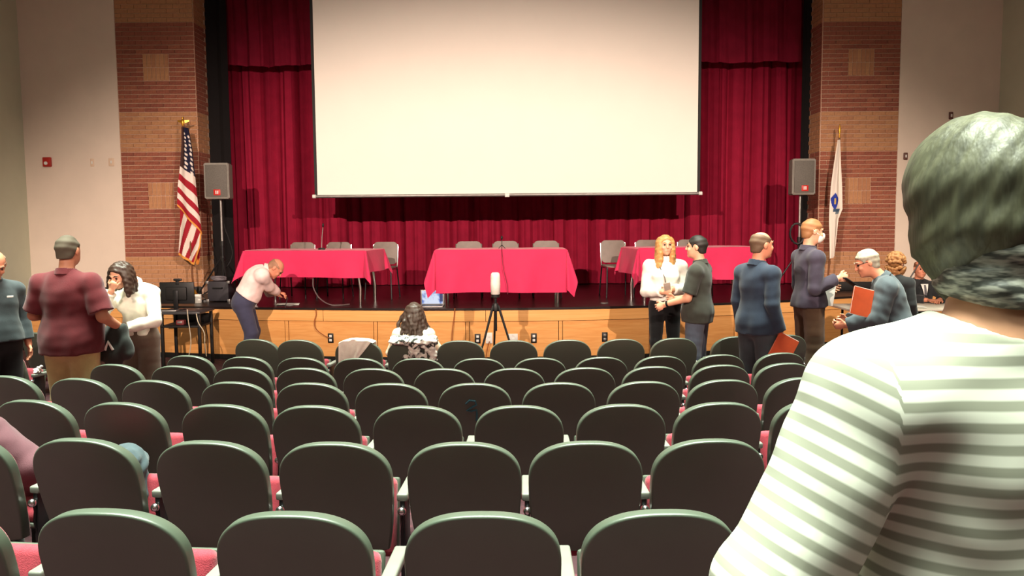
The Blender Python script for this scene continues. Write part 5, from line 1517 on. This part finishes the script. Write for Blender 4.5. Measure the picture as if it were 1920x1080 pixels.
# 12 man in the suit seated behind the right table
loc = (at(1724, 560, 10.55).x, 10.55, floor_z(10.55)); s = .97; psi = rad(180)
J = DJ()
for k_ in ('P', 'W', 'C', 'N', 'H', 'sR', 'sL', 'eR', 'eL', 'wR', 'wL', 'hR', 'hL'): J[k_] = J[k_] + V3(0, -.02, -.44)
J['kR'] = V3(.11, .40, .50); J['kL'] = V3(-.11, .40, .50); J['aR'] = V3(.11, .36, .085); J['aL'] = V3(-.11, .36, .085); J['tR'] = V3(.12, .52, .03); J['tL'] = V3(-.12, .52, .03)
J['eR'], J['wR'] = ik(J['sR'], V3(.10, .38, .80), (1, -.4, -.3)); J['eL'], J['wL'] = ik(J['sL'], V3(-.06, .40, .80), (-1, -.4, -.3))
def suit(root, J, s):
    MB().slab(3, 5, lambda u, v: ((u - .5) * (.03 + .07 * v) * s, (.150 - .035 * v * v) * s, (.84 + .15 * v) * s), (0, .006, 0)).build('shirt_front', M['white'], root)
    MB().slab(2, 5, lambda u, v: ((u - .5) * (.035 - .012 * v) * s, (.158 - .035 * v * v) * s, (.84 + .14 * v) * s), (0, .006, 0)).build('necktie', pmat('grey_tie', (90, 88, 92), .6), root)
build_person('man in a dark suit and white shirt seated at the far right table', loc, psi, s, J, SKIN['skin_ruddy'],
             dict(mat=cloth('dark_suit', (40, 42, 44)), off=.022, collar=True, hem=-.08, sleeve=1.9), dict(mat=cloth('dark_suit_trousers', (40, 42, 44)), loose=.02), shoe_black,
             dict(type='balding', mat=pmat('thin_brown_hair', (120, 80, 56), 0.6), th=.006, bald=1.0), head_f=(.1, 1, -.1), extras=suit,
             hands={'R': dict(d=(-.7, .7, 0), n=(0, 0, -1), curl=.4), 'L': dict(d=(.7, .7, 0), n=(0, 0, -1), curl=.4)})
t = thing('folding_chair', 'dark chair under the suited man at the far right table', 'chair', (loc[0], loc[1] + .02, loc[2]), PI)
link('seat', ME['cseat'], t); link('backrest', ME['cback'], t)
for sx in (-1, 1):
    for k in range(4): link(('leg', 'leg', 'back_upright', 'side_rail')[k], ME['cleg'][sx, k], t)

# 14 person in mauve seated at the left edge, second row
x_, y_, z_, a_ = SEATPOS[1, 0]
loc = (x_ - .16, y_ + .30, z_ - .17); s = .92; psi = a_
J = DJ()
for k_ in ('P', 'W', 'C', 'N', 'H', 'sR', 'sL', 'eR', 'eL', 'wR', 'wL', 'hR', 'hL'): J[k_] = J[k_] + V3(0, -.02, -.45)
J['kR'] = V3(.12, .42, .50); J['kL'] = V3(-.12, .42, .50); J['aR'] = V3(.12, .42, .085); J['aL'] = V3(-.12, .42, .085); J['tR'] = V3(.13, .58, .03); J['tL'] = V3(-.13, .58, .03)
bend(J, rad(14), side=rad(-12), names=('W', 'C', 'N', 'H', 'sR', 'sL'))
J['eR'], J['wR'] = ik(J['sR'], V3(.16, .30, .60), (1, -.1, -.3)); J['eL'], J['wL'] = ik(J['sL'], V3(-.12, .30, .60), (-1, -.3, -.3))
build_person('seated person in a mauve top cut off by the left picture edge', loc, psi, s, J, SKIN['skin_tan'],
             dict(mat=cloth('mauve_top', (96, 62, 70)), off=.030, arm=.02, hem=-.08, amp=.004), dict(mat=cloth('black_trousers_c', (28, 28, 30)), loose=.02), shoe_black,
             dict(type='short', mat=pmat('dark_hair_b', (44, 36, 30), 0.6), th=.012), fat=.03)
# striped grey-blue knit bundle lying over the armrest of the next seat
x_, y_, z_, a_ = SEATPOS[1, 1]
S = Sdf((-.2, -.2, -.25), (.2, .2, .2), .006)
S.ell((0, 0, 0), (.085, .10, .085), None, 0); S.cap((0.02, 0, 0), (.06, -.01, -.14), .065, .045, .05); S.cap((-.03, .02, 0), (-.09, .05, -.05), .06, .05, .04)
for i in range(5): S.cap((-.02 + .028 * i, -.09, .055 - .012 * i), (.03 + .022 * i, -.085, -.10), .008, .007, .008)
S.noise(.003, 40, 8)
V_, Q_ = S.mesh()
o = link('knit_bundle', np_mesh('knit_bundle', V_, Q_, cloth('blue_grey_knit', (66, 80, 86), var=.25)))
o.location = (x_ + .085, y_ + .26, z_ + .60); tag(o, 'grey-blue ribbed knit bundle behind a seat at lower left', 'knitwear')

# crumpled white paper lying on an armrest at the left aisle
x_, y_, z_, a_ = SEATPOS[5, 0]
S = Sdf((-.08, -.08, -.06), (.08, .08, .08), .005)
S.ell((0, 0, .0), (.03, .04, .022), None, 0); S.cap((-.02, 0, .005), (.03, .01, .04), .016, .012, .01); S.noise(.004, 90, 6)
V_, Q_ = S.mesh()
o = link('paper_scrap', np_mesh('paper_scrap', V_, Q_, M['paper'])); o.location = (x_ + .262 * math.cos(a_) - .22 * math.sin(a_), y_ + .262 * math.sin(a_) + .22 * math.cos(a_), z_ + .538)
tag(o, 'crumpled white paper lying on a seat armrest left of the maroon-shirted man', 'paper')

# 13 person in the striped shirt, large in the right foreground
stm = bpy.data.materials.new('striped_jersey'); stm.use_nodes = True
N_ = stm.node_tree.nodes; L_ = stm.node_tree.links; b_ = N_['Principled BSDF']
a1 = N_.new('ShaderNodeAttribute'); a1.attribute_name = 'stripe'
mu = N_.new('ShaderNodeMath'); mu.operation = 'MULTIPLY'; mu.inputs[1].default_value = 2 * PI / .0285
sn = N_.new('ShaderNodeMath'); sn.operation = 'SINE'
rp_ = N_.new('ShaderNodeValToRGB'); rp_.color_ramp.elements[0].position = .30; rp_.color_ramp.elements[1].position = .62
rp_.color_ramp.elements[0].color = lin((150, 152, 138)) + (1,); rp_.color_ramp.elements[1].color = lin((216, 218, 206)) + (1,)
ma = N_.new('ShaderNodeMapRange'); ma.inputs['From Min'].default_value = -1; ma.inputs['From Max'].default_value = 1
L_.new(a1.outputs['Fac'], mu.inputs[0]); L_.new(mu.outputs[0], sn.inputs[0]); L_.new(sn.outputs[0], ma.inputs['Value']); L_.new(ma.outputs[0], rp_.inputs['Fac']); L_.new(rp_.outputs['Color'], b_.inputs['Base Color'])
b_.inputs['Roughness'].default_value = .9; b_.inputs['Specular IOR Level'].default_value = .15
loc = (.668, 1.13, floor_z(1.13)); s = .975; psi = rad(6)
J = DJ(); J['sL'] = V3(-.172, -.02, 1.355); J['sR'] = V3(.172, -.02, 1.355); J['eL'], J['wL'] = V3(-.325, -.03, 1.085), V3(-.30, .14, .88); J['H'] = V3(.005, .03, 1.63); J['N'] = V3(0, -.035, 1.455)
J['eR'], J['wR'] = V3(.28, -.03, 1.14), V3(.22, .14, .93)
def scarf(root, J, s):
    S = Sdf(J['N'] - V3(.16, .16, .1), J['N'] + V3(.16, .16, .2), .006)
    for i in range(4):
        zc = .052 + .014 * i
        for k in range(24):
            a0, a1_ = 2 * PI * k / 24, 2 * PI * (k + 1) / 24
            rr = lambda a: .062 + .005 * math.sin(3 * a + i * 2)
            S.cap(J['N'] + V3(rr(a0) * math.cos(a0), .012 + rr(a0) * math.sin(a0) * 1.02, zc + .012 * math.sin(a0 + i)), J['N'] + V3(rr(a1_) * math.cos(a1_), .012 + rr(a1_) * math.sin(a1_) * 1.02, zc + .012 * math.sin(a1_ + i)), .0115, .0115, .006)
    V_, Q_ = S.mesh()
    m = bpy.data.materials.new('marled_scarf'); m.use_nodes = True
    N = m.node_tree.nodes; L = m.node_tree.links
    tc = N.new('ShaderNodeTexCoord'); mp = N.new('ShaderNodeMapping'); mp.inputs['Scale'].default_value = (22, 22, 90)
    nz = N.new('ShaderNodeTexNoise'); nz.inputs['Scale'].default_value = 1.6; rp = N.new('ShaderNodeValToRGB')
    rp.color_ramp.elements[0].color = lin((62, 64, 60)) + (1,); rp.color_ramp.elements[1].color = lin((160, 160, 150)) + (1,); rp.color_ramp.elements[0].position = .42; rp.color_ramp.elements[1].position = .62
    L.new(tc.outputs['Object'], mp.inputs['Vector']); L.new(mp.outputs['Vector'], nz.inputs['Vector']); L.new(nz.outputs['Fac'], rp.inputs['Fac']); L.new(rp.outputs['Color'], N['Principled BSDF'].inputs['Base Color'])
    link('neck_scarf', np_mesh('neck_scarf', V_ * s, Q_, m), root)
build_person('person in a grey and white striped shirt and dark scarf, large in the right foreground', loc, psi, s, J, SKIN['skin_fair'],
             dict(mat=stm, off=.022, neckr=.092, hem=-.16, sleeve=1.95, arm=.016, amp=.003, h=.006), dict(mat=cloth('dark_jeans', (40, 44, 56)), loose=.02), shoe_black,
             dict(type='bob', mat=pmat('dark_olive_hair', (76, 76, 58), 0.55, var=.45, scale=14, stretch=(5, 5, .9), bump=.2, bscale=22, spec=.5), th=.026, amp=.0016, h=.007), female=False, head_f=(.08, 1, -.04), extras=scarf, stripes=True)
